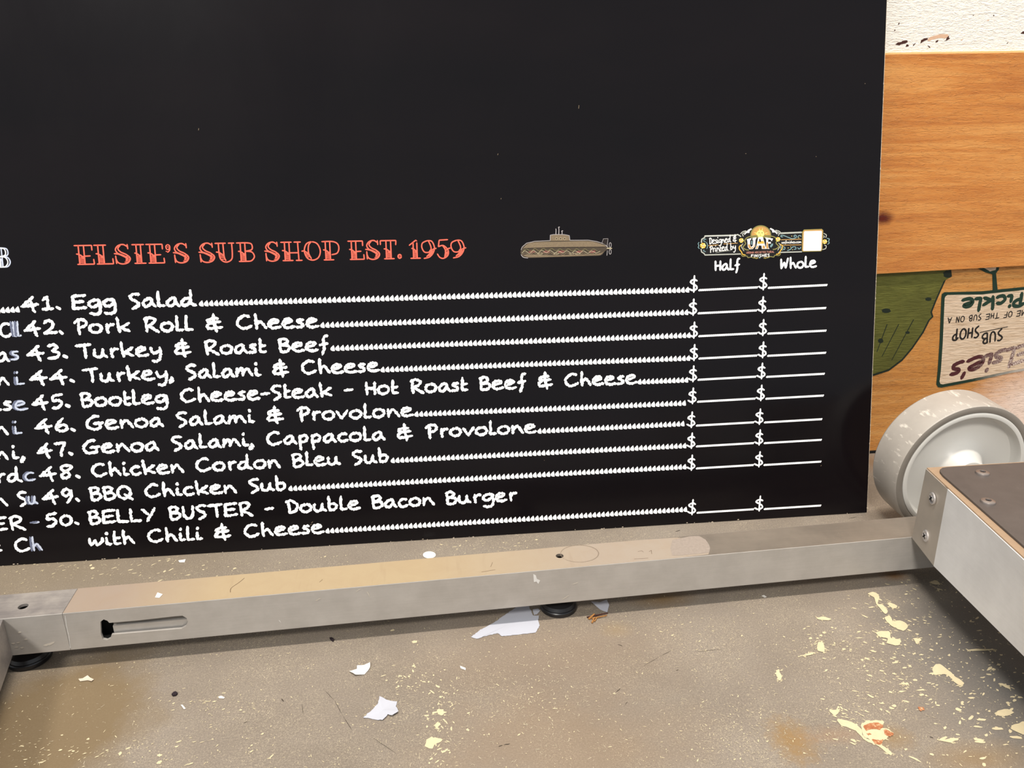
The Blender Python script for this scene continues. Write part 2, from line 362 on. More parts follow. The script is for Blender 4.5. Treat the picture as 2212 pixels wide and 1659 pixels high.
# ------------------------------------------------------------ hand lettering (stroke alphabet)
GL = {
'A': (.9, [[(.0, 0), (.42, 1)], [(.42, 1), (.85, 0)], [(.15, .35), (.7, .35)]]),
'B': (.8, [[(.08, .98), (.1, .5), (.12, 0)], [(.0, .92), (.4, 1), (.62, .82), (.45, .6), (.15, .5)], [(.15, .5), (.6, .5), (.76, .25), (.5, .02), (.12, 0)]]),
'C': (1.05, [[(.88, .9), (.55, 1), (.14, .72), (.08, .35), (.35, .05), (.7, .08), (1.0, .24)]]),
'D': (.85, [[(.15, .95), (.2, .5), (.2, 0)], [(.0, .9), (.4, 1), (.8, .6), (.65, .15), (.2, 0)]]),
'E': (.9, [[(.9, 1), (.08, .96)], [(.08, .96), (.1, .5), (.05, 0)], [(.08, .5), (.75, .55)], [(.05, .02), (.9, .1)]]),
'F': (.8, [[(.8, 1), (.08, .96)], [(.08, .96), (.1, .5), (.08, 0)], [(.08, .5), (.65, .55)]]),
'G': (1.1, [[(.85, 1), (.5, .98), (.12, .62), (.1, .25), (.4, .03), (.85, .1), (.9, .42)], [(.5, .45), (1.1, .5)]]),
'H': (.75, [[(.08, .95), (.1, 0)], [(.68, .95), (.66, 0)], [(.1, .45), (.66, .5)]]),
'I': (.25, [[(.12, .98), (.12, 0)]]),
'L': (.75, [[(.08, 1), (.08, .03)], [(.08, .03), (.75, .06)]]),
'M': (1.0, [[(.05, 0), (.15, 1)], [(.15, 1), (.5, .3)], [(.5, .3), (.85, 1)], [(.85, 1), (.95, 0)]]),
'N': (.8, [[(.08, 0), (.1, 1)], [(.1, 1), (.68, 0)], [(.68, 0), (.7, 1)]]),
'O': (.9, [[(.45, 1), (.1, .75), (.08, .25), (.45, 0), (.8, .25), (.82, .75), (.45, 1)]]),
'P': (.8, [[(.3, .85), (.28, .4), (.3, -.08)], [(.02, .78), (.3, 1), (.7, .95), (.78, .7), (.6, .5), (.3, .42)]]),
'Q': (1.0, [[(.5, 1), (.12, .75), (.1, .3), (.45, .02), (.85, .25), (.88, .72), (.5, 1)], [(.5, .35), (1.02, -.08)]]),
'R': (.95, [[(.18, 1), (.15, .5), (.2, -.02)], [(.05, .9), (.4, 1.05), (.75, .88), (.6, .6), (.25, .42)], [(.25, .42), (.95, -.06)]]),
'S': (.72, [[(.68, .95), (.35, 1), (.07, .8), (.2, .6), (.5, .42), (.6, .2), (.4, .02), (.16, -.1)]]),
'T': (1.0, [[(0, .92), (.98, 1.0)], [(.55, .95), (.6, .5), (.6, 0)]]),
'U': (.85, [[(.08, .98), (.1, .3), (.4, .0), (.7, .25), (.75, 1)]]),
'W': (1.05, [[(.12, .95), (.15, 0)], [(.15, 0), (.5, .62)], [(.5, .62), (.68, .05)], [(.68, .05), (.95, 1.02)]]),
'Y': (.95, [[(0, .95), (.45, .5)], [(.9, 1), (.3, -.02)]]),
'a': (.85, [[(.6, .6), (.35, .6), (.08, .35), (.12, .08), (.35, .05), (.58, .3), (.6, .6)], [(.6, .6), (.65, .25), (.86, .0)]]),
'b': (.75, [[(.1, 1.15), (.12, .5), (.12, .05)], [(.14, .5), (.5, .55), (.65, .3), (.45, .05), (.12, .03)]]),
'c': (.7, [[(.65, .58), (.35, .62), (.08, .35), (.2, .06), (.45, .02), (.72, .12)]]),
'd': (1.0, [[(.62, .55), (.3, .55), (.05, .25), (.2, .03), (.5, .15), (.64, .5)], [(.68, 1.15), (.66, .5), (.7, .15), (1.0, 0)]]),
'e': (.82, [[(.12, .32), (.65, .5), (.5, .66), (.2, .6), (.05, .3), (.2, .06), (.5, .02), (.84, .1)]]),
'f': (.65, [[(.62, 1.15), (.4, 1.08), (.32, .7), (.35, .2), (.2, -.3)], [(.05, .45), (.6, .55)]]),
'g': (.85, [[(.75, .6), (.4, .62), (.1, .45), (.1, .22), (.35, .12), (.65, .3), (.75, .58)], [(.76, .6), (.8, .2), (.74, -.25), (.5, -.43), (.08, -.36)]]),
'h': (.8, [[(.12, 1.12), (.12, .5), (.15, 0)], [(.15, .35), (.4, .55), (.55, .4), (.78, .02)]]),
'i': (.4, [[(.12, .6), (.1, .06)], [(.1, .06), (.42, .09)], [(.14, .90), (.16, .98)]]),
'k': (.9, [[(.1, 1.1), (.15, .5), (.22, 0)], [(.85, .68), (.3, .32)], [(.3, .32), (.86, .06)]]),
'l': (.5, [[(.12, 1.12), (.1, .4), (.08, .05)], [(.08, .05), (.5, .08)]]),
'm': (1.18, [[(.12, .62), (.05, 0)], [(.08, .25), (.4, .6), (.5, .3), (.48, .05)], [(.5, .25), (.8, .58), (.95, .35), (1.15, .02)]]),
'n': (.85, [[(.1, .62), (.12, 0)], [(.14, .3), (.42, .58), (.6, .4), (.85, .0)]]),
'o': (.85, [[(.42, .62), (.12, .5), (.06, .22), (.3, .02), (.65, .08), (.8, .35), (.65, .58), (.42, .62)]]),
'p': (.75, [[(.12, .62), (.12, 0), (.18, -.5)], [(.14, .5), (.45, .64), (.65, .45), (.5, .15), (.15, .08)]]),
'r': (.65, [[(.2, .65), (.2, .3), (.25, -.02)], [(.22, .35), (.4, .58), (.65, .6)]]),
's': (.55, [[(.5, .6), (.2, .6), (.14, .45), (.4, .3), (.44, .12), (.2, .03), (0, .05)]]),
't': (.5, [[(.15, 1.05), (.12, .4), (.12, .05)], [(.12, .05), (.5, .06)], [(.12, .48), (.48, .54)]]),
'u': (.9, [[(.1, .62), (.06, .25), (.2, .04), (.5, .1), (.65, .6)], [(.65, .62), (.65, .2), (.9, .02)]]),
'v': (.75, [[(.02, .62), (.35, .02)], [(.35, .02), (.75, .66)]]),
'w': (.95, [[(.05, .6), (.14, .08), (.42, .45)], [(.42, .45), (.55, .06), (.88, .3), (.9, .6)]]),
'y': (.8, [[(.08, .62), (.15, .3), (.4, .2), (.68, .4)], [(.7, .62), (.72, .1), (.6, -.3), (.35, -.45), (.15, -.36)]]),
'0': (.8, [[(.4, .75), (.12, .6), (.08, .25), (.35, .0), (.68, .2), (.7, .6), (.4, .75)]]),
'1': (.65, [[(.1, .72), (.36, .98)], [(.36, .98), (.36, .08)], [(.05, .05), (.62, .1)]]),
'2': (.8, [[(.1, .8), (.35, 1), (.62, .8), (.5, .45), (.05, .05)], [(.05, .05), (.8, .12)]]),
'3': (.75, [[(.1, .92), (.45, 1), (.62, .8), (.3, .55)], [(.3, .55), (.68, .38), (.5, .06), (.05, .0)]]),
'4': (.95, [[(.68, .98), (.08, .34)], [(.0, .3), (.92, .44)], [(.55, .65), (.6, .2), (.7, -.14)]]),
'5': (.75, [[(.72, 1), (.2, .9)], [(.2, .9), (.15, .55), (.5, .55), (.65, .25), (.4, .0), (.08, -.04)]]),
'6': (.75, [[(.5, 1), (.2, .6), (.1, .2), (.4, .0), (.68, .2), (.5, .5), (.15, .35)]]),
'7': (.75, [[(.05, .92), (.72, .98)], [(.7, .95), (.45, .4), (.4, -.05)]]),
'8': (.8, [[(.75, .95), (.3, 1), (.15, .75), (.55, .4), (.5, .08), (.2, .04), (.17, .3), (.5, .6), (.75, .95)]]),
'9': (.72, [[(.62, .75), (.38, 1), (.1, .75), (.3, .45), (.62, .68)], [(.66, .88), (.6, .3), (.35, -.1)]]),
'&': (1.1, [[(.8, .85), (.4, .86), (.1, .7), (.3, .55), (.95, .6)], [(.3, .55), (.06, .3), (.2, .1), (1.05, .2)], [(.52, 1.2), (.55, .5), (.66, -.15)]]),
',': (.25, [[(.14, .12), (.14, -.05), (.0, -.26)]]),
'.': (.28, [[(.04, .17), (.18, .03)]]),
'-': (.62, [[(.02, .40), (.6, .46)]]),
"'": (.2, [[(.1, 1), (.02, .7)]]),
'$': (.72, [[(.68, .78), (.4, .88), (.12, .7), (.55, .44), (.66, .22), (.34, .06), (.02, .2)], [(.46, 1.18), (.42, .5), (.40, -.08)]]),
}
def write(ink, P0, P1, Nn, text, cap, wd=.19, rough=.28, gap=.14, space=.55, mi=0, slant=0.0, weights=None):
    """lettering along the baseline P0 -> P1 on the plane with normal Nn; cap height in metres"""
    X = P1-P0; L = X.length; X = X.normalized(); Y = Nn.cross(X).normalized()
    wds = [space if ch == ' ' else GL[ch][0]+gap for ch in text]; tot = sum(wds)-gap
    sx = L/tot                                      # metres per glyph unit along the line
    ink.frame(P0, X*sx, Y*cap, Nn); asp = sx/cap
    x = 0
    for ch, a in zip(text, wds):
        if ch != ' ':
            dy = random.uniform(-.015, .015)
            for st in GL[ch][1]:
                closed = len(st) > 4 and st[0] == st[-1]
                q = smooth_pts(st[:-1] if closed else st, closed, 5)
                if closed: q.append(q[0])
                k = 1.45 if (ch in '.,' or (ch == 'i' and st[0][1] > .8)) else 1
                ink.stroke([(x+p[0]+p[1]*slant, p[1]+dy) for p in q], wd*k, rough, mi=mi, asp=asp)
        x += a
# ------------------------------------------------------------ setting
def quad_prism(name, pts, thick, nrm, mat, parent=None, bev=0):
    return slab(name, pts, -nrm*thick, mat, parent, bev)
bm = bmesh.new(); prism(bm, [(-1.6, -1.7, -.06), (1.9, -1.7, -.06), (1.9, .30, -.06), (-1.6, .30, -.06)], Vector((0, 0, .06)))
floor = link('floor', finish(bm), M['floor']); floor['kind'] = 'structure'
def wallpt(t, z, lift=0.0):
    return W0 + WX*t + WN*lift + Vector((0, 0, z))
bm = bmesh.new(); prism(bm, [wallpt(-2.0, 0, -.006), wallpt(1.3, 0, -.006), wallpt(1.3, 1.5, -.006), wallpt(-2.0, 1.5, -.006)], -WN*.08)
wall = link('wall_back', finish(bm), M['white']); wall['kind'] = 'structure'
# each sheet is nailed up slightly out of level: its edges follow the photographed lines
def edge(px0, py0, px1, py1, lift, t0=-2.0, t1=1.3):
    a, b = on_wall(px0, py0, lift), on_wall(px1, py1, lift)
    ta, tb_ = (a-W0).dot(WX), (b-W0).dot(WX); k = (b.z-a.z)/(tb_-ta)
    t0 = max(t0, -1.15)
    return wallpt(t0, a.z+k*(t0-ta), lift), wallpt(t1, a.z+k*(t1-ta), lift)
LS = .006
e1a, e1b = edge(1915, 118, 2212, 113.6, LS); e2a, e2b = edge(1894, 592, 2212, 574.2, LS)
ply = quad_prism('plywood_board', [e2a, e2b, e1b, e1a], .0058, WN, M['ply'], wall, .0009); ply['label'] = 'orange pine plywood board across the middle'
h0a, h0b = edge(1894, 604, 2212, 586, 0)
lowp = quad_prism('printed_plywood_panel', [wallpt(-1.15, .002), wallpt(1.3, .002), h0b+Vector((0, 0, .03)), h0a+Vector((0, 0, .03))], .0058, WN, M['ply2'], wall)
lowp['label'] = 'lower plywood panel with upside-down green and white print'
w1a, w1b = edge(1915, 114.5, 2212, 110, .002)
wp = quad_prism('white_painted_panel', [w1a, w1b, wallpt(1.3, 1.5, .002), wallpt(-1.15, 1.5, .002)], .0075, WN, M['white'], wall); wp['label'] = 'white painted rough plywood above the orange board'
y1a, y1b = edge(1915, 116.2, 2212, 111.8, .004); 
quad_prism('edge_strip', [y1a-Vector((0, 0, .0008)), y1b-Vector((0, 0, .0008)), y1b+Vector((0, 0, .0013)), y1a+Vector((0, 0, .0013))], .004, WN, plain('lit_wood_edge', lin((222, 190, 130)), .6), wall)  # pale strip paints the light caught by the plywood's top edge
slab('wall_base_gap', [wallpt(-1.15, .0, .0012), wallpt(1.3, .0, .0012), wallpt(1.3, .004, .0012), wallpt(-1.15, .004, .0012)], -WN*.001, M['dark'], wall)
# chipped paint on the white panel
def wall_ink(lift): 
    i = Ink(0); i.frame(W0+WN*lift, WX, Vector((0, 0, 1)), WN); return i
def wp2(px, py, lift=0):
    p = on_wall(px, py, lift)-W0; return (p.dot(WX), p.z)
ink = wall_ink(.0022)
Z8 = lambda pts: [wp2(1860+x/6.284, y/6.284, .0022) for x, y in pts]
for pts in ([(465, 605), (500, 575), (545, 570), (560, 555), (625, 545), (635, 570), (600, 590), (545, 600), (520, 615)],
            [(605, 635), (615, 605), (635, 600), (650, 620), (640, 630)], [(805, 590), (815, 545), (860, 520), (905, 518), (905, 535), (850, 560)],
            [(1010, 580), (1015, 555), (1050, 540), (1045, 565)], [(1115, 565), (1150, 545), (1165, 510), (1200, 480), (1190, 510), (1210, 520), (1170, 545)],
            [(900, 612), (925, 625), (945, 648), (925, 645)], [(1790, 205), (1803, 200), (1812, 210), (1800, 220)], [(2165, 455), (2195, 425), (2215, 425), (2215, 460)],
            [(1975, 590), (1990, 575), (2003, 572), (1985, 592)], [(500, 330), (515, 305), (525, 308), (515, 335)], [(445, 415), (455, 402), (475, 405), (455, 418)],
            [(700, 625), (715, 600), (750, 575), (735, 595), (715, 620)], [(1518, 205), (1525, 200), (1527, 212), (1520, 216)]):
    ink.poly(Z8(pts))
ink.done('paint_chip', plain('chip_dark_brown', lin((66, 36, 30)), .8), wall)
ink = wall_ink(.0021)
for pts in ([(900, 540), (940, 500), (1000, 485), (1090, 462), (1180, 465), (1190, 490), (1150, 520), (1060, 515), (960, 540), (920, 560)],
            [(1705, 282), (1725, 268), (1745, 270), (1735, 284)], [(1350, 545), (1385, 528), (1375, 545), (1360, 552)]):
    ink.poly(Z8(pts))
ink.done('bare_patch', plain('bare_wood_patch', lin((206, 170, 142)), .8), wall)
# print on the lower panel: plain pickle shape, sign panel, lettering
ink = wall_ink(.0004)
WPX = lambda pts: [wp2(*p) for p in pts]
PK = [(1840, 560), (2052, 560), (2055, 588), (2056, 597), (2043, 604), (2033, 626), (2022, 651), (2013, 674), (2016, 684), (2008, 692), (1995, 718), (1971, 753), (1949, 779), (1920, 801), (1886, 812), (1840, 815)]
ink.poly(WPX(PK), 0)
cxk, cyk = 1905, 680
ink.poly([wp2(cxk+(x-cxk)*.965, cyk+(y-cyk)*.965) for x, y in PK], 1, .00004)
for cx_, cy_, rx, ry in ((1914, 671, 10, 5), (2005, 646, 7, 4), (1902, 736, 6, 5), (1960, 718, 5, 3), (2046, 592, 9, 8)):
    ink.poly(WPX([(cx_+rx*math.cos(a*.5)*(1+.15*math.sin(a*3)), cy_+ry*math.sin(a*.5)) for a in range(13)]), 0, .0001)
for a, b in (((1972, 690), (1925, 778)), ((1940, 700), (1904, 770)), ((1915, 700), (1893, 760))):
    (x0, y0), (x1, y1) = a, b; ink.poly(WPX([(x0, y0), (x0+2, y0), (x1+1.5, y1), (x1, y1)]), 0, .0001)
def pickle_mat():
    s = N('olive_green_print'); n = s.noise(s.coord((1, 1, 6)), 55, 5, .7, .5); a = s.noise(s.coord(), 12, 3)
    c = s.mix(n, lin((56, 60, 20)), lin((118, 118, 54))); c = s.mix(s.ramp(a, [(.35, (150, 150, 150)), (.6, (0, 0, 0))]), c, lin((48, 44, 18)))
    s.bump(s.noise(s.coord((1, 1, 6)), 75, 4), .5, .002)
    return s.out(c, .55, 0, .25)
ink.done('pickle_print', [plain('dark_green_print', lin((24, 34, 24)), .6), pickle_mat()], lowp)
def sign_mat():
    s = N('whitewashed_print'); n = s.noise(s.coord((1, 1, 9)), 45, 5, .7, .6)
    c = s.ramp(n, [(.3, (150, 126, 100)), (.42, (196, 172, 146)), (.7, (214, 194, 172))])
    s.bump(s.noise(s.coord((1, 1, 6)), 75, 4), .5, .002)
    return s.out(c, .55, 0, .25)
ink = wall_ink(.0005)
SG = [(2260, 614), (2212, 619.5), (2120, 629), (2040, 631), (2034, 635), (2033, 642), (2029, 740), (2025, 800), (2022, 830), (2026, 836), (2033, 837), (2100, 824), (2180, 806), (2260, 792)]
IN = [(2260, 621), (2212, 626), (2120, 636), (2046, 637), (2041, 641), (2040, 646), (2036, 740), (2032, 800), (2029, 824), (2031, 829), (2036, 830), (2100, 818), (2180, 801), (2260, 787)]
ink.poly(WPX(SG), 0); ink.poly(WPX(IN), 1, .00005)
ink.poly(WPX([(2112, 580), (2158, 574), (2157, 582), (2151, 590), (2155, 632), (2144, 632), (2143, 592), (2128, 588)]), 0, .0001)
ink.poly(WPX([(2124, 578), (2152, 575), (2150, 583), (2138, 586)]), 1, .00015)
def green_border():
    s = N('green_border_print'); nz = s.noise(s.coord((1, 1, 5)), 90, 4, .7); m = s.blob(on_wall(2235, 830), .03, .075, .8, 1, 1, .05, nz)  # border pales at the right under the painted glare
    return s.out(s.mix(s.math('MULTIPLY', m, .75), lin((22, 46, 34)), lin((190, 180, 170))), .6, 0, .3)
ink.done('sign_print', [green_border(), sign_mat()], lowp)
ink = Ink(.0007); o_ = lambda x, y: on_wall(x, y)
write(ink, o_(2215, 634), o_(2079, 645.5), WN, 'Pickle', .0165, .30, .06, .1)
ink.done('green_lettering', plain('green_letter_print', lin((28, 52, 40)), .6), lowp)
ink = Ink(.0007)
write(ink, o_(2236, 667), o_(2047, 686), WN, 'HOME OF THE SUB ON A', .0078, .17, .06, .25, .8)
write(ink, o_(2116, 706), o_(2059, 713), WN, 'SHOP', .0145, .17, .04, .2)
write(ink, o_(2166, 712), o_(2121, 721), WN, 'SUB', .0145, .17, .04, .2)
a, b = o_(2116, 718), o_(2176, 705.5); ink.frame(a, (b-a), Vector((0, 0, .01)), WN); ink.stroke([(0, 0), (1, 0)], .11, .1, asp=(b-a).length/.01)
ink.done('black_lettering', plain('black_letter_print', lin((30, 26, 24)), .6), lowp)
ink = Ink(.0008)
write(ink, o_(2238, 735), o_(2056, 786), WN, "Elsie's", .025, .22, .08, .0, slant=.25)
for st in ([(2057, 797), (2062, 790), (2072, 786), (2078, 796), (2072, 806)], [(2082, 800), (2086, 806)]):
    pass
def maroon():
    s = N('maroon_print'); n = s.noise(s.coord(), 900, 2); nz = s.noise(s.coord((1, 1, 5)), 60, 4)
    m = s.blob(on_wall(2230, 800), .02, .07, .8, 1, 1, .05, nz); k = s.math('MULTIPLY', m, s.ramp(n, [(.4, (0, 0, 0)), (.55, (255, 255, 255))]))  # glare over the right-hand letters, painted as pale speckle
    return s.out(s.mix(k, lin((72, 30, 34)), lin((214, 196, 184))), .6, 0, .3)
ink.done('maroon_script', maroon(), lowp)

# ------------------------------------------------------------ cream paint flakes worn into the concrete
_zc = [0]
def zstep():
    _zc[0] = (_zc[0]+1) % 500; return _zc[0]*4e-7
def blobpoly(bm, p, r, ax, ang, jag=.4, n=9, z=.0002):
    z += zstep()
    ca, sa = math.cos(ang), math.sin(ang); ph = random.random()*9; vs = []
    for i in range(n):
        t = i*2*math.pi/n; rr = r*(1+jag*random.uniform(-1, 1))
        x, y = rr*math.cos(t)*ax, rr*math.sin(t)/ax**.5
        vs.append(bm.verts.new((p[0]+x*ca-y*sa, p[1]+x*sa+y*ca, z)))
    bm.faces.new(vs)
bm = bmesh.new()
def gauss_on_floor(cx, cy_, sx, sy_, n, r0, r1, ang=None, ax=(1, 2.6)):
    for _ in range(n):
        px, py = random.gauss(cx, sx), random.gauss(cy_, sy_)
        if py < 1150: continue
        p = on_z(px, py); r = random.uniform(r0, r1)*MM*random.choice((.5, .7, 1))
        blobpoly(bm, p, r, random.uniform(*ax), random.uniform(0, 3.1) if ang is None else random.gauss(ang, .35), n=random.choice((5, 6, 7, 9)))
for _ in range(1500):
    px, py = random.uniform(-60, 2240), random.uniform(1165, 1680)
    p = on_z(px, py); blobpoly(bm, p, random.uniform(.15, .62)*MM, random.uniform(1, 3), random.uniform(0, 3.1), n=5)
for a in ((2050, 1440, 90, 80, 240, .4, 1.6, .3), (1900, 1400, 55, 60, 160, .4, 1.6, -.6), (1780, 1390, 40, 22, 60, .3, 1.5, .5), (1960, 1320, 60, 30, 50, .4, 1.3, -.5),
          (950, 1560, 22, 60, 110, .3, 1.6, None), (880, 1470, 30, 22, 45, .3, 1.4, None), (1130, 1510, 90, 40, 90, .3, .9, None), (1610, 1590, 60, 50, 140, .2, .8, None),
          (480, 1520, 60, 12, 50, .3, 1.0, .3), (300, 1620, 160, 25, 80, .3, 1.2, .5), (60, 1620, 60, 25, 30, .3, 1.3, .2), (250, 1225, 150, 16, 110, .3, 1.4, .6),
          (1060, 1178, 60, 8, 40, .3, 1.3, .1), (1480, 1370, 70, 20, 50, .3, .9, .2), (2130, 1560, 60, 60, 70, .5, 2.2, .2), (1850, 1560, 40, 25, 60, .4, 1.6, -.6)):
    gauss_on_floor(*a[:7], ang=a[7])
# the larger flakes one can make out
Z5 = lambda pts: [on_z(1600+x/3.614, 1200+y/3.614) for x, y in pts]
for pts in ([(990, 300), (1050, 290), (1080, 330), (1070, 380), (1110, 390), (1145, 430), (1130, 460), (1090, 420), (1060, 380), (1040, 330)],
            [(1150, 370), (1200, 380), (1220, 405), (1190, 420), (1160, 395)], [(1125, 490), (1165, 475), (1190, 520), (1240, 510), (1300, 545), (1270, 590), (1210, 570), (1170, 545), (1140, 520)],
            [(1065, 600), (1160, 595), (1165, 640), (1200, 650), (1250, 665), (1240, 700), (1180, 700), (1140, 685), (1150, 650), (1080, 640)],
            [(595, 495), (650, 480), (710, 500), (660, 510)], [(600, 690), (640, 680), (655, 755), (600, 745)], [(480, 785), (540, 765), (590, 760), (520, 785)],
            [(275, 900), (300, 895), (320, 965), (300, 980), (280, 940)], [(1500, 880), (1550, 850), (1620, 900), (1680, 950), (1745, 1005), (1690, 1010), (1620, 940), (1560, 930), (1510, 930)],
            [(690, 1205), (730, 1210), (780, 1200), (740, 1250), (700, 1230)], [(760, 1280), (860, 1300), (940, 1360), (960, 1420), (1100, 1480), (1180, 1540), (1160, 1560), (1080, 1490), (960, 1440), (900, 1370), (790, 1330)],
            [(940, 1330), (980, 1300), (1090, 1290), (1115, 1310), (1100, 1350), (1150, 1355), (1190, 1390), (1170, 1410), (1120, 1440), (1100, 1470), (1040, 1480), (1010, 1440), (960, 1410)],
            [(2000, 1225), (2060, 1200), (2130, 1225), (2070, 1255), (2010, 1250)], [(2110, 1330), (2212, 1310), (2230, 1400), (2130, 1370)], [(1535, 1440), (1600, 1440), (1700, 1430), (1640, 1465)],
            [(1255, 1000), (1300, 995), (1310, 1015), (1260, 1010)], [(1780, 735), (1960, 730), (1960, 742), (1790, 745)], [(2020, 1000), (2090, 1020), (2100, 1050), (2040, 1020)],
            [(1480, 205), (1530, 200), (1555, 230), (1500, 225)], [(1535, 260), (1560, 265), (1550, 278), (1535, 272)], [(1355, 650), (1410, 655), (1390, 680), (1370, 690)]):
    c_ = [(p.x, p.y) for p in Z5(pts)]; q = smooth_pts(c_, True, 3); zq = .00042+zstep()
    bm.faces.new([bm.verts.new((x+random.uniform(-.0006, .0006), y+random.uniform(-.0006, .0006), zq)) for x, y in q])
    for _ in range(16):
        x, y = random.choice(q); blobpoly(bm, (x+random.gauss(0, .0016), y+random.gauss(0, .0012)), random.uniform(.2, .9)*MM, random.uniform(1, 2), random.random()*3, .5, 6, .00024)
def worm(px, py, ln, wd_):
    p = on_z(px, py); a = random.random()*6.3; cv_ = random.uniform(-1, 1)*1.6; L_, R_l = [], []; n = 5
    x, y = p.x, p.y
    for i in range(n):
        w_ = wd_*MM*(.25+.75*math.sin(math.pi*(i+.5)/n))*random.uniform(.6, 1.2)/2
        L_.append((x-math.sin(a)*w_, y+math.cos(a)*w_)); R_l.append((x+math.sin(a)*w_, y-math.cos(a)*w_))
        x += math.cos(a)*ln*MM/n; y += math.sin(a)*ln*MM/n; a += cv_/n*2
    zz = .00018+zstep(); vl = [bm.verts.new((*q_, zz)) for q_ in L_]; vr = [bm.verts.new((*q_, zz)) for q_ in R_l]
    for i in range(n-1): bm.faces.new((vl[i], vr[i], vr[i+1], vl[i+1])).material_index = 1
for _ in range(1500): worm(random.uniform(-40, 2240), random.uniform(1170, 1670), random.uniform(1, 4.5), random.uniform(.15, .45))
for cx_, cy_, sx_, sy_, n_ in ((1150, 1500, 120, 70, 420), (1600, 1580, 90, 50, 350), (1900, 1450, 130, 90, 450), (250, 1220, 150, 15, 160), (450, 1540, 120, 60, 160), (1420, 1400, 150, 50, 220), (900, 1540, 60, 60, 160)):
    for _ in range(n_): worm(random.gauss(cx_, sx_), random.gauss(cy_, sy_), random.uniform(1, 5), random.uniform(.2, .7))
for cx_, cy_, r in ((945, 1600, 7), (930, 1605, 9), (945, 1567, 5), (952, 1538, 6), (1004, 1382, 1), (848, 1362, 3), (896, 1387, 4), (345, 1632, 3), (260, 1628, 3), (344, 1647, 3), (200, 1228, 4), (196, 1222, 3)):
    blobpoly(bm, on_z(cx_, cy_), r*.5*MM, 1.3, random.random()*3, .28, 12, .00026)
bmesh.ops.triangulate(bm, faces=bm.faces[:]); bmesh.ops.recalc_face_normals(bm, faces=bm.faces)
for f_ in bm.faces:
    if f_.normal.z < 0: f_.normal_flip()
rb = bmesh.new()
for pts in ([(962, 1332), (1000, 1318), (1060, 1308), (1108, 1330), (1085, 1362), (1030, 1358), (975, 1372)], [(1120, 1362), (1150, 1370), (1192, 1396), (1165, 1418), (1128, 1400)], [(1030, 1438), (1080, 1446), (1112, 1438), (1095, 1478), (1045, 1470)], [(985, 1395), (1010, 1390), (1020, 1402), (995, 1408)], [(1385, 1190), (1425, 1192), (1430, 1212), (1395, 1215)]):
    q = smooth_pts([(p.x, p.y) for p in Z5(pts)], True, 5)
    rb.faces.new([rb.verts.new((x+random.uniform(-.0005, .0005), y+random.uniform(-.0005, .0005), .0007)) for x, y in q])
bmesh.ops.triangulate(rb, faces=rb.faces[:])
for f_ in rb.faces:
    f_.normal_update()
    if f_.normal.z < 0: f_.normal_flip()
rs = N('rust_orange'); rn = rs.noise(rs.coord(), 420, 4, .7); rm = rs.out(rs.ramp(rn, [(.38, (156, 92, 56)), (.55, (172, 112, 74)), (.66, (200, 176, 138))]), .8)
o = link('rust_stain', rb, rm, floor); o['kind'] = 'stuff'; o['label'] = 'orange rust marks on a cream paint patch'
fl = link('paint_fleck', bm, None, floor, mats=[M['cream'], plain('pale_grit', lin((176, 164, 142)), .8, var=.15, scale=200)]); fl['kind'] = 'stuff'
bm = bmesh.new()
for x0, y0, x1, y1, wd_ in ((1025, 1313, 1040, 1308, .5), (1190, 1206, 1200, 1204, .5), (1334, 1391, 1345, 1396, .6), (1388, 1440, 1425, 1418, .22), (1425, 1418, 1452, 1404, .3), (1500, 1408, 1562, 1402, .35), (1460, 1448, 1466, 1446, .7), (1330, 1496, 1341, 1486, .6),
     (1350, 1522, 1356, 1515, .4), (1898, 1561, 1904, 1558, .5), (2008, 1590, 2016, 1595, .9), (1076, 1613, 1086, 1610, .8), (1088, 1609, 1102, 1606, .8), (1832, 1120, 1852, 1116, .5), (1458, 1148, 1470, 1145, .9), (526, 1562, 535, 1558, .5), (608, 1508, 613, 1516, .8), (700, 1490, 722, 1512, .25), (722, 1512, 740, 1545, .25), (740, 1545, 762, 1580, .3), (652, 1520, 655, 1545, .3), (800, 1590, 860, 1630, .25)):
    A, Bq = on_z(x0, y0, .0003), on_z(x1, y1, .0003); d_ = (Bq-A).normalized(); n_ = Vector((-d_.y, d_.x, 0))*wd_*MM*.5
    m1, m2 = A.lerp(Bq, .35)+n_*random.uniform(-1, 1), A.lerp(Bq, .7)+n_*random.uniform(-1, 1)
    bm.faces.new([bm.verts.new(p) for p in (A, m1-n_, m2-n_*.8, Bq, m2+n_, m1+n_*.7)])
bmesh.ops.recalc_face_normals(bm, faces=bm.faces); sc_ = link('dark_scratch', bm, plain('dark_scratch', lin((58, 50, 42)), .8), floor); sc_['kind'] = 'stuff'

# ------------------------------------------------------------ menu board
board = root('menu_board', 'large black menu board with white chalk-style lettering leaning against the wall', 'sign')
XL, XR = -.64, .5102
HB = .690
sl, cl = math.sin(LEAN), math.cos(LEAN)
def bpt(x, v, d=0.0): return Vector((x, 0, 0)) + BT*v + BN*d
bm = bmesh.new()
prism(bm, [bpt(XL, .0007, 0), bpt(XR-.0009, .0007, 0), bpt(XR-.0009, HB, 0), bpt(XL, HB, 0)], -BN*.0012)
link('printed_face', finish(bm), M['black'], board)
bm = bmesh.new()      # core a hair larger than the printed face, bottom cut level with the floor
fr, bk = -.0012, -.0062
pts = [bpt(0, 0, fr), bpt(0, HB+.0005, fr), bpt(0, HB+.0005, bk), bpt(0, 0, bk)]
pts[0].z = 0.0001; pts[3].z = .0001
for p in pts: p.x = XL-.001
prism(bm, pts, Vector((XR-XL+.0012, 0, 0)))
link('core_sheet', finish(bm), M['core'], board)
bm = bmesh.new()      # chipped rim
random.seed(3)
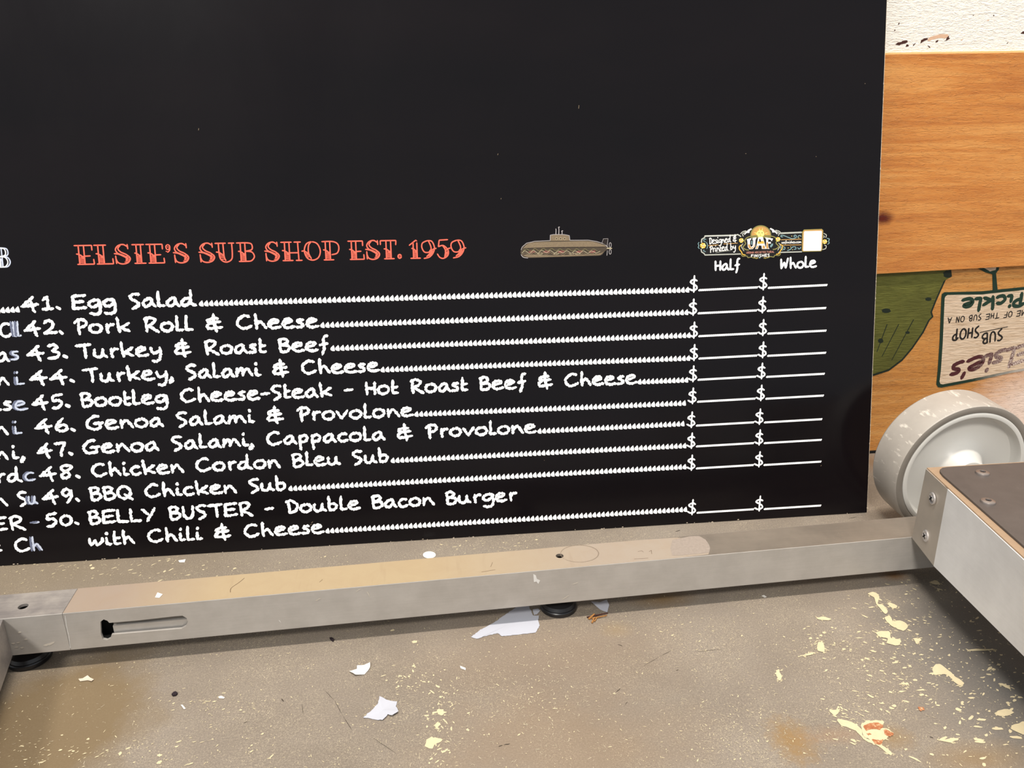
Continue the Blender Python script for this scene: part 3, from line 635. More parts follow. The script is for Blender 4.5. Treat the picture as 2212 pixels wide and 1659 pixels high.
for i in range(150):
    v = random.uniform(0, HB-.02)*random.random()**.3; x = XR-.0006-random.random()*.0003
    if random.random() < .35: x = random.uniform(XL, XR); v = random.uniform(.0, .0016)
    p = bpt(x, v, .0002); r = random.uniform(.0003, .0011)
    vs = [bm.verts.new(p + Vector((math.cos(t*1.25)*r*random.uniform(.3, 1)*(.5 if v > .01 else 1.8), 0, 0)) + BT*(math.sin(t*1.25)*r*(1.6 if v > .01 else .5))) for t in range(5)]
    bm.faces.new(vs)
ch = link('edge_chip', finish(bm), M['core'], board); ch['kind'] = 'stuff'

CAP = .0140
ROWS = [  # number, text, (num x0,y0,x1,y1), (text...), (dots...), ($ x, y bottom)
 ('41.', 'Egg Salad', (47, 671, 133, 668.5), (157, 667.5, 424, 660), (434, 661.5, 1484, 631.5), (1498.8, 632)),
 ('42.', 'Pork Roll & Cheese', (54, 723, 139, 720), (162, 720, 688, 706.5), (696, 708, 1482, 680), (1497.3, 682)),
 ('43.', 'Turkey & Roast Beef', (60, 776, 148, 773), (166, 773.5, 710, 757), (718, 758, 1487, 729.5), (1498.8, 731.4)),
 ('44.', 'Turkey, Salami & Cheese', (66, 829, 163, 825.5), (181, 825.5, 819, 802), (826, 804, 1486, 779), (1499, 779.7)),
 ('45.', 'Bootleg Cheese-Steak - Hot Roast Beef & Cheese', (71, 882, 153, 879), (176, 878.5, 1375, 828), (1381, 830, 1482, 826), (1497, 825.5)),
 ('46.', 'Genoa Salami & Provolone', (77, 934, 165, 930), (187, 928, 892, 898), (899, 900, 1477, 876), (1496, 873)),
 ('47.', 'Genoa Salami, Cappacola & Provolone', (82, 986, 159, 982), (180, 980, 1158, 934), (1165, 936.5, 1474, 920.5), (1493.5, 924.5)),
 ('48.', 'Chicken Cordon Bleu Sub', (87, 1036, 175, 1032), (199, 1030, 840, 997.5), (848, 1000, 1478, 968), (1493.5, 969.5)),
 ('49.', 'BBQ Chicken Sub', (93, 1086, 174, 1082), (195, 1081, 619, 1058), (627, 1060.5, 1478, 1013.5), (1493.5, 1017)),
 ('50.', 'BELLY BUSTER - Double Bacon Burger', (99, 1136, 172, 1133), (193, 1132, 1116, 1080.5), None, None),
 ('', 'with Chili & Cheese', None, (193, 1179.5, 699, 1150.5), (707, 1152, 1480, 1105.5), (1495, 1112.8)),
]
ob = lambda x, y: on_board(x, y)
def dots(ink, a, b, pitch=.00515):
    A, Bq = ob(*a), ob(*b); X = (Bq-A); n = max(1, round(X.length/pitch)); X.normalize(); Y = BN.cross(X)
    d = (Bq-A).length/n
    for i in range(n+1):
        ink.frame(A + X*(d*i), X*.0047, Y*.0062, BN); j = random.uniform(-.05, .05)
        ink.poly([(.74+j, 1.0), (.50, .84), (.14, .60), (-.02, .36), (.06, .14), (.34, .0), (.70, -.06), (.98, -.04), (.99, .3), (.93, .62), (.84, .84)])
def dollar(ink, x, y, hpx=38.5):
    # glyph foot at -.08, head 1.18
    A = ob(x-9, y-2.6); Bq = ob(x+9, y-3.3); X = (Bq-A); L = X.length; X.normalize(); Y = BN.cross(X)
    ink.frame(A, X*L, Y*.0146, BN)
    for st in GL['$'][1]:
        ink.stroke([(-.08+p[0]*1.42, p[1]) for p in smooth_pts(st, False, 5)], .135, .18, asp=L/.0146)
def blank(ink, x0, y0, x1, y1):
    A, Bq = ob(x0, y0), ob(x1, y1); X = Bq-A; L = X.length; X.normalize(); Y = BN.cross(X)
    ink.frame(A, X*.001, Y*.001, BN); n = int(L/.0022)
    for i in range(n):
        t = L*1000*(i+.5)/n
        ink.poly([(t-1.5, -1.0), (t+.5, -1.35), (t+1.6, .5), (t+1.1, 1.3), (t-.6, 1.0), (t-1.7, .1)])
random.seed(11)
for i, (num, txt, nn, tt, dd, pp) in enumerate(ROWS):
    ink = Ink()
    if nn: write(ink, ob(nn[0], nn[1]), ob(nn[2], nn[3]), BN, num, CAP, .228, .38)
    write(ink, ob(tt[0], tt[1]), ob(tt[2], tt[3]), BN, txt, CAP, .228, .38, .12, .78)
    o = ink.done('menu_line', M['chalk'], board); o['label'] = ('white chalk lettering reading ' + (num+' ' if num else '') + txt.replace('-', ' ').replace('  ', ' ').replace('  ', ' '))
    if dd:
        ink = Ink(); dots(ink, (dd[0]-4, dd[1]), (dd[2]-4, dd[3])); ink.done('leader_dots', M['chalk'], board)
        k = (pp[1]-632)/480.
        x, y = pp; wx, wy = x+150-5*k, y-5-3*k
        for (dx_, dy_) in ((x, y), (wx, wy)):
            ink = Ink(.00013); dollar(ink, dx_, dy_); ink.done('dollar_sign', M['chalk'], board)
        for (sx_, sy2) in ((x, y), (wx, wy)):
            ink = Ink(); blank(ink, sx_+10.5, sy2-5.2, sx_+138-4.5*k, sy2-11.4-1.5*k); ink.done('price_blank', M['chalk'], board)
ink = Ink(); write(ink, ob(1544, 584.5), ob(1598, 582.5), BN, 'Half', .0108, .21, .1, .1); ink.done('column_heading', M['chalk'], board)
ink = Ink(); write(ink, ob(1685, 580.5), ob(1763, 577), BN, 'Whole', .0110, .21, .1, .1); ink.done('column_heading', M['chalk'], board)
# the neighbouring column that breaks off at the left
random.seed(5)
def frag(parts):
    ink = Ink()
    for (t, x0, y0, x1, y1, g_) in parts:
        if g_:
            write(ink, ob(x0-5, y0), ob(x1-5, y1), BN, t, CAP, .16, .3, mi=1)
            ink.lift += .00002
        write(ink, ob(x0, y0), ob(x1, y1), BN, t, CAP, 0.215 if not g_ else .15, .28, mi=2 if g_ else 0)
    ink.done('cut_off_lettering', [M['chalk'], M['ghost'], M['ghost2']], board)
ink = Ink(); dots(ink, (-20, 677), (33, 674.5)); ink.done('leader_dots', M['chalk'], board)
frag([('C', 0, 728, 28, 727, 0), ('l', 31, 728, 42, 727, 1), ('l', 38, 727, 46, 727, 1)])
frag([('a', -6, 781, 20, 780, 0), ('s', 25, 778, 43, 777, 1)])
frag([('m', -16, 834, 20, 832, 0), ('i', 33, 832, 52, 831, 1)])
frag([('s', 8, 886, 27, 885, 0), ('e', 33, 886, 60, 884.5, 1), ('e', -28, 888, 2, 887, 0)])
frag([('n', -8, 939, 17, 938, 0), ('i', 30, 938, 47, 937, 1)])
frag([('n', -6, 993, 17, 992, 0), ('i,', 26, 991, 54, 990, 0)])
frag([('rd', -8, 1042, 48, 1040, 0), ('c', 54, 1039, 76, 1038, 1)])
frag([('n', -12, 1094, 16, 1092, 0), ('S', 40, 1091, 60, 1090, 0), ('u', 62, 1089, 82, 1088, 1)])
frag([('ER', -16, 1147, 55, 1143, 0), ('-', 71, 1140, 86, 1139.5, 1)])
frag([('&', -30, 1196, 6, 1194, 0), ('C', 33, 1192, 66, 1190, 0), ('h', 70, 1190, 92, 1189, 1)])

# ---- ornamental title: inline serif capitals drawn with fine lines
def stem(a, b, lo=0, hi=1):       # double stem with ticks and hatching in the lower half
    w_ = b-a
    out = [[(a, lo), (a, hi)], [(b, lo), (b, hi)], [(a-.20*w_-.08, .55), (a, .53), (a+.45*w_, .44), (b, .34)], [(a+.25*w_, .50), (a+.6*w_, .42), (b, .40)]]
    for y in (.08, .15, .22, .29): out.append([(a, y+.02), (b, y)])
    out.append([(a+.2*w_, .38), (b, .33)])
    return out
TG = {
 'E': stem(.22, .50)+[[(0, 1), (.93, 1)], [(.93, 1), (.93, .74)], [(.10, 0), (1, 0)], [(1, 0), (.98, .26)], [(.5, .43), (.82, .44)]],
 'L': stem(.22, .50)+[[(0, 1), (.66, 1)], [(.10, 0), (1, 0)], [(1, 0), (.98, .28)]],
 'I': stem(.32, .66)+[[(0, 1), (.92, 1)], [(.12, 0), (1, 0)]],
 'S': [[(.88, .78), (.86, 1.02)], [(.86, .90), (.6, 1.02), (.28, .96), (.10, .76), (.22, .56), (.55, .44), (.80, .30), (.72, .14)], [(.42, .98), (.26, .80), (.42, .62), (.75, .48), (.98, .28), (.84, .06), (.5, -.02), (.2, .06), (.08, .28)], [(.08, .42), (.10, 0)],
       [(0, .54), (.3, .50), (.6, .38), (.80, .28)], [(.66, .36), (.93, .40)], [(.70, .28), (.96, .31)], [(.70, .22), (.95, .22)], [(.68, .15), (.92, .14)], [(.62, .08), (.84, .07)]],
 'U': [[(0, 1), (.56, 1)], [(.70, 1), (1, 1)], [(.18, 1), (.2, .3), (.34, .05), (.58, -.02), (.82, .12), (.88, .4), (.88, 1)], [(.42, 1), (.44, .3), (.52, .06)], [(.04, .53), (.2, .5), (.34, .40), (.44, .34)]]+[[(.21, y+.02), (.45, y)] for y in (.38, .3, .22)]+[[(.28, .14), (.48, .13)]],
 'B': stem(.22, .48)+[[(0, 1), (.6, 1), (.86, .92), (.86, .64), (.5, .55)], [(.5, .55), (.85, .5), (.98, .25), (.8, .03), (.5, 0)], [(.10, 0), (.55, 0)]],
 'H': stem(.18, .40)+[[(0, 1), (.52, 1)], [(.06, 0), (.56, 0)], [(.4, .42), (.82, .42)], [(.64, 1), (.96, 1)], [(.82, 1), (.84, 0)], [(.70, 0), (1, 0)]],
 'O': [[(.56, 1), (.26, .88), (.14, .5), (.28, .12), (.58, 0), (.88, .14), (1, .5), (.86, .88), (.56, 1)], [(.5, .97), (.38, .8), (.36, .4), (.5, .08)], [(0, .50), (.14, .5), (.34, .36), (.42, .22)], [(.17, .36), (.36, .33)], [(.19, .28), (.38, .26)], [(.24, .19), (.42, .18)]],
 'P': stem(.20, .46)+[[(0, 1), (.6, 1), (.9, .88), (.98, .62), (.86, .36), (.55, .28)], [(.08, 0), (.66, 0)]],
 'T': stem(.36, .66)+[[(0, .78), (0, 1)], [(0, 1), (1, 1)], [(1, 1), (.98, .76)], [(.22, 0), (.86, 0)]],
 '1': stem(.36, .70, 0, .86)+[[(0, .72), (.62, 1)], [(.62, 1), (.70, .95)], [(.10, 0), (1, 0)]],
 '9': [[(.42, .96), (.12, .84), (.06, .6), (.22, .34), (.5, .32), (.62, .45)], [(.42, .96), (.72, .92), (.88, .6), (.8, .3), (.55, .06), (.18, -.02)], [(.5, .95), (.66, .6), (.60, .3), (.36, .08)], [(.6, .36), (.84, .50), (1.0, .53)], [(.56, .28), (.80, .38)], [(.5, .2), (.76, .28)], [(.42, .12), (.7, .2)]],
 '5': [[(.18, .98), (.86, 1)], [(.18, .98), (.10, .62)], [(.10, .62), (.5, .68), (.86, .42), (.84, .14), (.5, -.03), (.2, .02), (0, .22)], [(.44, .68), (.66, .4), (.58, .02)], [(.62, .36), (.88, .5), (1.05, .53)], [(.62, .26), (.88, .34)], [(.6, .18), (.86, .24)], [(.58, .10), (.8, .14)]],
}
SP = [('E', 163.8, 205.3), ('L', 206, 246.6), ('S', 248.7, 284), ('I', 288, 317), ('E', 318, 357), ("'", 359.5, 372), ('S', 376, 410), ('S', 431, 466), ('U', 467, 509), ('B', 513, 552),
      ('S', 573, 605.5), ('H', 608.5, 654), ('O', 653, 694), ('P', 697, 735), ('E', 753, 788), ('S', 790.5, 822), ('T', 823, 857.6), ('.', 859, 869), ('1', 885, 909.5), ('9', 910, 944), ('5', 945, 973), ('9', 973, 1008)]
def title_char(ink, ch, x0, x1, yb, h, wd=.062, mi=0):
    A, Bq = ob(x0, yb(x0)), ob(x1, yb(x1)); X = Bq-A; L = X.length; X.normalize(); Y = BN.cross(X)
    ink.frame(A, X*L, Y*h, BN)
    if ch == "'":
        for st in ([(.5, .98), (.15, .88), (.3, .72), (.7, .74), (.85, .9), (.5, .98)], [(.9, .88), (.8, .68), (.4, .56)], [(.3, .6), (.1, .62)], [(.4, .85), (.6, .85)]): ink.stroke(smooth_pts(st), wd, .05, mi=mi, asp=L/h)
        return
    if ch == '.':
        ink.stroke([(.5+.38*math.cos(t*.5), .12+.1*math.sin(t*.5)) for t in range(14)], wd*1.3, .05, mi=mi, asp=L/h); ink.stroke([(.4, .12), (.6, .12)], wd*.6, 0, mi=mi, asp=L/h); return
    for st in TG[ch]:
        closed = st[0] == st[-1]
        q = smooth_pts(st[:-1] if closed else st, closed, 6)
        if closed: q.append(q[0])
        ink.stroke(q, wd*(.72 if len(st) == 2 and abs(st[0][1]-st[1][1]) < .06 and 0.03 < st[0][1] < .42 else 1.15), .04, mi=mi, asp=L/h)
yb = lambda x: 571.2-.0182*(x-165)
ink = Ink()
for ch, a, b in SP: title_char(ink, ch, a, b-1, yb, .0192)
o = ink.done('title_lettering', M['coral'], board); o['label'] = 'coral red ornate title lettering'
ink = Ink(); yb2 = lambda x: 577-.018*x
title_char(ink, 'B', -9, 24, yb2, .0192, .06, 0); ink.lift += .00003; title_char(ink, 'B', -14, 19, yb2, .0192, .05, 1)
ink.poly([(-.3, 0), (.25, 0), (.25, .5), (-.3, .8)], 2, -.00005)
ink.done('cut_off_title', [M['ghost2'], M['chalk'], M['navy']], board)

# ---- submarine sandwich drawing
Z4 = lambda pts: [(1080+x/6.9125, 440+y/6.9125) for x, y in pts]
class PInk(Ink):                 # strokes and polygons given at points of the board seen in the photograph
    def setup(s, cx, cy_):
        s.c = (cx, cy_); A = ob(cx, cy_); X = ob(cx+50, cy_)-A; Y = ob(cx, cy_-50)-A; s.frame(A, X/50, Y/50, BN); return s
    def q(s, pts): return [(x-s.c[0], s.c[1]-y) for x, y in pts]
    def pp(s, pts, mi=0, ex=0., sm=False):
        q = s.q(pts); s.poly(smooth_pts(q, True, 4) if sm else q, mi, ex)
    def ss(s, pts, wd, mi=0, sm=True, rough=.05, taper=False):
        q = s.q(pts); s.stroke(smooth_pts(q, False, 5) if sm and len(q) > 2 else q, wd, rough, mi=mi, taper=taper)
pk = PInk(.00012).setup(1222, 525)
hull = [(315, 700), (330, 650), (400, 590), (520, 562), (750, 552), (1040, 548), (1320, 546), (1450, 568), (1560, 605), (1625, 655), (1560, 720), (1500, 775), (1300, 785), (800, 800), (400, 810), (340, 780), (312, 740)]
pk.pp(Z4(hull), 0, 0, True)
pk.pp(Z4([(375, 640), (420, 600), (530, 575), (900, 568), (1320, 560), (1500, 600), (1570, 640), (1200, 645), (800, 650), (500, 662), (360, 668)]), 1, .00004, True)
pk.pp(Z4([(345, 770), (420, 755), (800, 775), (1200, 762), (1500, 745), (1560, 715), (1500, 768), (1000, 788), (420, 800)]), 1, .00004)
for x in (420, 640, 860, 1130, 1320): pk.pp(Z4([(x, 725), (x+40, 700), (x+100, 698), (x+110, 722), (x+60, 742)]), 2, .00006)
pk.pp(Z4([(750, 555), (752, 475), (800, 462), (960, 462), (1035, 480), (1042, 552)]), 1, .00004)
for x in (480, 560, 690, 880, 1090, 1190, 1350): pk.ss(Z4([(x, 580), (x+45, 615), (x+75, 650)]), 1.8, 3); pk.ss(Z4([(x+25, 580), (x+65, 615), (x+95, 648)]), 1.3, 5); pk.ss(Z4([(x-30, 640), (x+20, 632), (x+50, 640)]), 1.1, 5)
pk.lift += .0001
top = [(320, 690), (335, 648), (400, 590), (520, 562), (750, 550), (752, 470), (800, 460), (960, 460), (1035, 476), (1044, 546), (1320, 544), (1450, 566), (1560, 602), (1610, 650)]
pk.ss(Z4(top), 1.1, 4, False)
pk.ss(Z4([(320, 760), (350, 800), (420, 812)]), 1.3, 4)
pk.ss(Z4([(370, 665), (800, 656), (1200, 650), (1560, 645)]), .9, 3)
wave = [(330, 740)]+[(380+i*62, 715+(28 if i % 2 else -12)+random.uniform(-8, 8)) for i in range(19)]
pk.ss(Z4(wave), 1.0, 5); pk.ss(Z4([(x, y+28) for x, y in wave]), .9, 1); pk.ss(Z4([(x+20, y-30) for x, y in wave[:-1]]), .8, 6); pk.ss(Z4([(x+30, y-14) for x, y in wave[:-1]]), .6, 3)
for x in (600, 840, 1070, 1160): pk.ss(Z4([(x-40, 750), (x, 738), (x+40, 745), (x, 762), (x-40, 752)]), .8, 5)
for x in (845, 905, 965):
    pk.ss(Z4([(x+18*math.cos(t*.7), 522+18*math.sin(t*.7)) for t in range(10)]), .7, 5); pk.ss(Z4([(x-6, 522), (x+6, 522)]), 1.6, 3)
for st in ([(835, 460), (838, 400), (835, 375)], [(878, 455), (880, 380), (875, 352), (892, 350)], [(925, 455), (928, 430), (922, 408), (940, 404)]): pk.ss(Z4(st), 1.5, 4)
pk.pp(Z4([(1525, 585), (1545, 525), (1612, 522), (1598, 630), (1560, 605)]), 3, .00002); pk.ss(Z4([(1525, 585), (1545, 525), (1612, 522), (1600, 640)]), 1.2, 4, False)
pk.ss(Z4([(1605, 700), (1600, 775)]), 1.2, 4)
for cy_ in (618, 720): pk.ss(Z4([(1648+16*math.cos(t*.7), cy_+36*math.sin(t*.7)) for t in range(10)]), 1.1, 4)
pk.ss(Z4([(1600, 668), (1672, 668)]), 2.6, 5)
o = pk.done('sandwich_drawing', [plain('bread_shadow_print', lin((72, 62, 50)), .7), plain('bread_print', lin((124, 108, 86)), .7, var=.35, scale=900), plain('meat_print', lin((128, 74, 70)), .7), plain('outline_dark_print', lin((34, 26, 24)), .7), plain('outline_pale_print', lin((170, 164, 164)), .7), plain('cheese_print', lin((176, 164, 134)), .7), plain('lettuce_print', lin((132, 124, 84)), .7)], board)
o['label'] = 'brown drawing of a submarine shaped like a sandwich'

# ---- maker's badge
ZL = lambda pts: [(1500+x/13.825, 480+y/13.825) for x, y in pts]
ZR = lambda pts: [(1640+x/13.825, 480+y/13.825) for x, y in pts]
pal = [plain('badge_black', lin((18, 18, 20)), .7), plain('badge_silver', lin((176, 178, 168)), .7), plain('badge_gold', lin((214, 170, 66)), .7), plain('badge_pale', lin((232, 230, 224)), .7),
       plain('badge_orange', lin((190, 146, 84)), .7), plain('badge_teal', lin((120, 152, 156)), .7), plain('badge_yellow', lin((240, 222, 130)), .7), plain('badge_red', lin((190, 128, 112)), .7), plain('badge_olive', lin((130, 124, 70)), .7)]
bk_ = PInk(.00012).setup(1645, 525)
lf = [(1400, 400), (1250, 375), (340, 400), (300, 480), (230, 520), (215, 620), (180, 700), (205, 800), (230, 900), (300, 940), (330, 985), (1400, 955)]
bk_.pp(ZL(lf), 0); 
bk_.ss(ZL([(1400, 430), (1300, 370), (1230, 385), (335, 410), (320, 460), (240, 510), (225, 610)]), 2.6, 1, False)
bk_.ss(ZL([(215, 800), (230, 890), (300, 930), (330, 980), (1380, 950)]), 2.4, 1, False)
bk_.ss(ZL([(340, 425), (1250, 402)]), 1, 3)
bk_.ss(ZL([(430, 700), (720, 675)]), 1.4, 4); bk_.ss(ZL([(880, 650), (1290, 625)]), 1.4, 4)
bk_.ss(ZR([(600, 330), (1270, 300)]), 3.4, 1); bk_.ss(ZR([(570, 905), (1280, 885)]), 2.4, 1)
bk_.pp(ZR([(600, 350), (1270, 320), (1270, 880), (570, 900)]), 0)
bk_.ss(ZR([(650, 525), (1260, 505)]), 1.6, 4); bk_.ss(ZR([(650, 685), (1260, 675)]), 1.6, 4)
bk_.lift += .00008
for st in ([(700, 440), (650, 430), (650, 395), (720, 395), (860, 450), (980, 490), (1080, 470), (1110, 420), (1070, 380), (1035, 415), (1060, 440)], [(1150, 460), (1170, 410), (1220, 395), (1250, 425)],
           [(700, 840), (650, 810), (650, 750), (720, 730), (770, 770), (740, 820), (710, 790)], [(840, 850), (930, 810), (1000, 740), (1080, 740), (1095, 800), (1040, 815)], [(1150, 760), (1180, 800), (1230, 780), (1235, 745)]):
    bk_.ss(ZR(st), 1.8, 5)
for p in ((965, 412), (1175, 468), (860, 770), (935, 738), (990, 822)): bk_.ss(ZR([p, (p[0]+8, p[1]+2)]), 2.0, 6)
for st in ([(350, 590), (295, 560), (320, 505), (365, 520)], [(350, 880), (290, 860), (300, 820)], [(160, 600), (130, 640), (150, 700), (130, 750), (170, 790)], [(370, 600), (400, 660), (400, 750), (380, 790)]): bk_.ss(ZL(st), 1.5, 5)
for st in ([(1930, 330), (2010, 380), (1990, 460)], [(1900, 820), (1990, 790), (2010, 710), (1960, 690)], [(2030, 480), (2100, 500), (2080, 570), (2100, 620), (2050, 660)], [(1930, 400), (1950, 430), (1930, 460)]): bk_.ss(ZR(st), 1.8, 5 if st[0][0] > 2000 else 1)
# emblem body
bk_.pp(ZL([(1400, 420), (1440, 320), (1560, 250), (1700, 200), (1800, 150)])+ZR([(200, 180), (330, 200), (500, 230), (600, 360), (620, 500), (620, 760), (560, 900), (510, 1000), (350, 1050), (100, 1085)])+ZL([(1800, 1080), (1550, 1050), (1400, 1010), (1380, 900), (1320, 780), (1340, 650)]), 0, 0.00002)
C0 = (1643.3, 510.5)
bk_.pp([(C0[0]+22.3*math.cos(t), C0[1]-3-21*math.sin(t)) for t in [i*math.pi/20 for i in range(-2, 23)]], 8, .00004)
bk_.pp([(C0[0]+20*math.cos(t), C0[1]-3-18.6*math.sin(t)) for t in [i*math.pi/20 for i in range(-1, 22)]], 4, .00008)
bk_.lift += .00012
for i in range(13):
    t = .12+i*.24; c_, s_ = math.cos(t), math.sin(t); dx_, dy_ = -s_*1.3, -c_*1.3
    bk_.pp([(C0[0]+10*c_-dx_, C0[1]-3-9.5*s_+dy_), (C0[0]+17.5*c_, C0[1]-3-16.8*s_), (C0[0]+10*c_+dx_, C0[1]-3-9.5*s_-dy_)], 6 if i % 2 else 2)
bk_.pp([(C0[0]-1+8.6*math.cos(i*.35), C0[1]-5.5-7.6*math.sin(i*.35)) for i in range(18)], 6, .00002)
bk_.lift += .00004
for dx_ in (-4, 2.6): bk_.ss([(C0[0]+dx_-1.2, C0[1]-7.6), (C0[0]+dx_+1.4, C0[1]-7.6)], 1.6, 8)
bk_.ss([(C0[0]-.9, C0[1]-6.5), (C0[0]-.9, C0[1]-3.6)], .7, 4); bk_.ss([(C0[0]-2.2, C0[1]-2.3), (C0[0]+.6, C0[1]-2.3)], .8, 8)
def mir(pts): return pts, [(3286.6-x, y-.047*(3286.6-2*x)*-1*0-(3286.6-2*x)*.02) for x, y in pts]
for half in mir(ZL([(1380, 350), (1440, 290), (1540, 260), (1520, 300), (1440, 350), (1460, 420)])): bk_.ss(half, 2.0, 1)
for half in mir(ZL([(1480, 360), (1540, 300), (1600, 230), (1690, 180), (1720, 210), (1650, 260), (1640, 320), (1560, 320), (1500, 380)])): bk_.pp(half, 3)
for half in mir(ZL([(1880, 400), (1700, 420), (1560, 470), (1500, 560), (1530, 640), (1480, 700), (1450, 760), (1540, 820), (1620, 830)])): bk_.ss(half, 2.3, 8)
for half in mir(ZL([(1400, 680), (1340, 740), (1350, 820), (1400, 880), (1440, 960), (1520, 980)])): bk_.ss(half, 2.2, 2)
for half in mir(ZL([(1450, 640), (1400, 720), (1440, 800), (1480, 860)])): bk_.ss(half, 1.5, 1)
for half in mir(ZL([(1390, 960), (1440, 1020), (1560, 1010), (1600, 1060), (1700, 1040), (1760, 1070), (1900, 1080)])): bk_.ss(half, 1.8, 8)
for half in mir(ZL([(1780, 1050), (1850, 1090), (1880, 1060)])): bk_.ss(half, 1.3, 2)
bk_.pp(ZL([(1910, 1040), (1980, 1035), (1950, 1095)]), 5)
bk_.lift += .00006
# flowers
for (fx, fy, fr_) in ((1500+270/13.825, 480+700/13.825, 6.6), (1500+1400/13.825, 480+545/13.825, 5.4), (1640+555/13.825, 480+510/13.825, 5.4), (1640+1960/13.825, 480+580/13.825, 5.6)):
    for i in range(7): bk_.pp([(fx+fr_*.62*math.cos(i*.9)+fr_*.36*math.cos(t), fy+fr_*.62*math.sin(i*.9)+fr_*.36*math.sin(t)) for t in [k*.7 for k in range(9)]], 2 if i % 2 else 6)
    bk_.pp([(fx+fr_*.38*math.cos(t), fy+fr_*.38*math.sin(t)) for t in [k*.5 for k in range(12)]], 4, .00006); bk_.pp([(fx+fr_*.2*math.cos(t), fy+fr_*.2*math.sin(t)) for t in [k*.7 for k in range(9)]], 3, .0001)
# big letters: pale outline, gold lower half
def big(pts, holes=()):
    bk_.pp(pts, 3); cx_ = sum(p[0] for p in pts)/len(pts)
U_ = ZL([(1560, 510), (1700, 470), (1690, 520), (1660, 540), (1660, 680), (1690, 740), (1740, 700), (1750, 540), (1730, 520), (1735, 465), (1850, 450), (1840, 500), (1820, 520), (1810, 720), (1740, 800), (1640, 810), (1590, 740), (1580, 560)])
A_ = ZL([(1890, 450), (2040, 440), (2090, 790), (2130, 800)])
A_ = [(1500+x/13.825, 480+y/13.825) for x, y in ((1900, 450), (2040, 440), (2120, 740), (2140, 800), (2010, 800), (2000, 700), (1920, 700), (1890, 800), (1810, 800), (1850, 700))]
F_ = ZR([(165, 450), (410, 490), (370, 570), (330, 520), (265, 510), (262, 590), (340, 585), (345, 640), (262, 640), (270, 740), (300, 800), (180, 795), (200, 720), (205, 520)])
for L_ in (U_, A_, F_):
    bk_.pp(L_, 3)
bk_.lift += .00005
bk_.pp(ZL([(1600, 660), (1645, 660), (1690, 760), (1760, 740), (1790, 640), (1800, 660), (1795, 720), (1730, 785), (1645, 790), (1605, 730)]), 4)
bk_.pp(ZL([(1900, 560), (2060, 560), (2085, 640), (1875, 640)]), 2); bk_.pp(ZL([(1870, 700), (1900, 700), (1880, 780), (1830, 790)]), 4); bk_.pp(ZL([(2030, 700), (2090, 700), (2115, 785), (2030, 785)]), 4)
bk_.pp(ZR([(215, 600), (255, 600), (262, 740), (280, 785), (205, 785)]), 4)
bk_.pp(ZL([(1930, 500), (1965, 500), (1990, 590), (1930, 590)]), 0, .00004)
bk_.pp(ZL([(1690, 560), (1725, 550), (1720, 680), (1690, 660)]), 5, .00004)
bk_.pp(ZR([(370, 640), (410, 640), (400, 700), (345, 760), (310, 720)]), 5, .00004)
bk_.pp(ZL([(1925, 700), (1955, 690), (1985, 720), (1985, 790), (1925, 790)]), 0, .00006)
def wr(t, x0, y0, x1, y1, cap, wd, mi, slant=0., gap=.14):
    i0 = (bk_.O, bk_.X, bk_.Y)
    write(bk_, ob(x0, y0), ob(x1, y1), BN, t, cap, wd, .03, gap, mi=mi, slant=slant); bk_.O, bk_.X, bk_.Y = i0
wr('Designed &', 1531.5, 527.5, 1591, 521.5, .0066, .15, 3, .15, .06)
wr('Printed by', 1532.5, 545, 1589, 538.5, .0066, .15, 3, .15, .06)
wr('URBAN ARCHITECTURAL', 1612, 547.8, 1672, 545.8, .0020, .2, 7, 0, .25)
wr('FINISHES', 1622, 555.5, 1662, 554, .0028, .26, 3, 0, .25)
wr('uafinishes.com', 1688, 526.2, 1730.5, 525, .0028, .2, 3, 0, .12)
bk_.ss(ZL([(640, 915), (850, 870), (1080, 850)]), 1.2, 1, taper=True)
# blank white card in its gold frame
bk_.pp(ZR([(1275, 290), (1330, 215), (1870, 195), (1915, 240), (1890, 830), (1850, 875), (1300, 890), (1270, 850)]), 8)
bk_.pp(ZR([(1295, 300), (1335, 235), (1860, 212), (1900, 250), (1875, 825), (1840, 860), (1305, 872), (1285, 840)]), 4, .00004)
bk_.pp(ZR([(1330, 290), (1355, 265), (1850, 252), (1872, 275), (1855, 835), (1830, 855), (1325, 862), (1310, 835)]), 3, .00008)
o = bk_.done('printed_badge', pal, board); o['label'] = 'small ornate badge with sun emblem, flowers and blank white square'
# little nicks on the black face
nk = PInk(.00012).setup(1100, 300)
for x, y, a, l_ in ((456, 282, 1.4, 4), (1250, 234, 1.5, 7), (1075, 335, 1.3, 3), (1625, 333, 0, 2), (1788, 340, 0, 1.4), (1082, 432, 1.4, 2.2), (1842, 1085, 1, 3), (654, 1172, .8, 5), (651, 1176, .2, 4), (1697, 1074, .8, 1.5), (1180, 1043, .4, 1), (1892, 176, 0, 1.5)):
    nk.ss([(x, y), (x+l_*math.cos(a), y-l_*math.sin(a))], 1.1, 0)
nk.done('surface_nick', plain('nick_tan', lin((120, 104, 84)), .8), board)['kind'] = 'stuff'

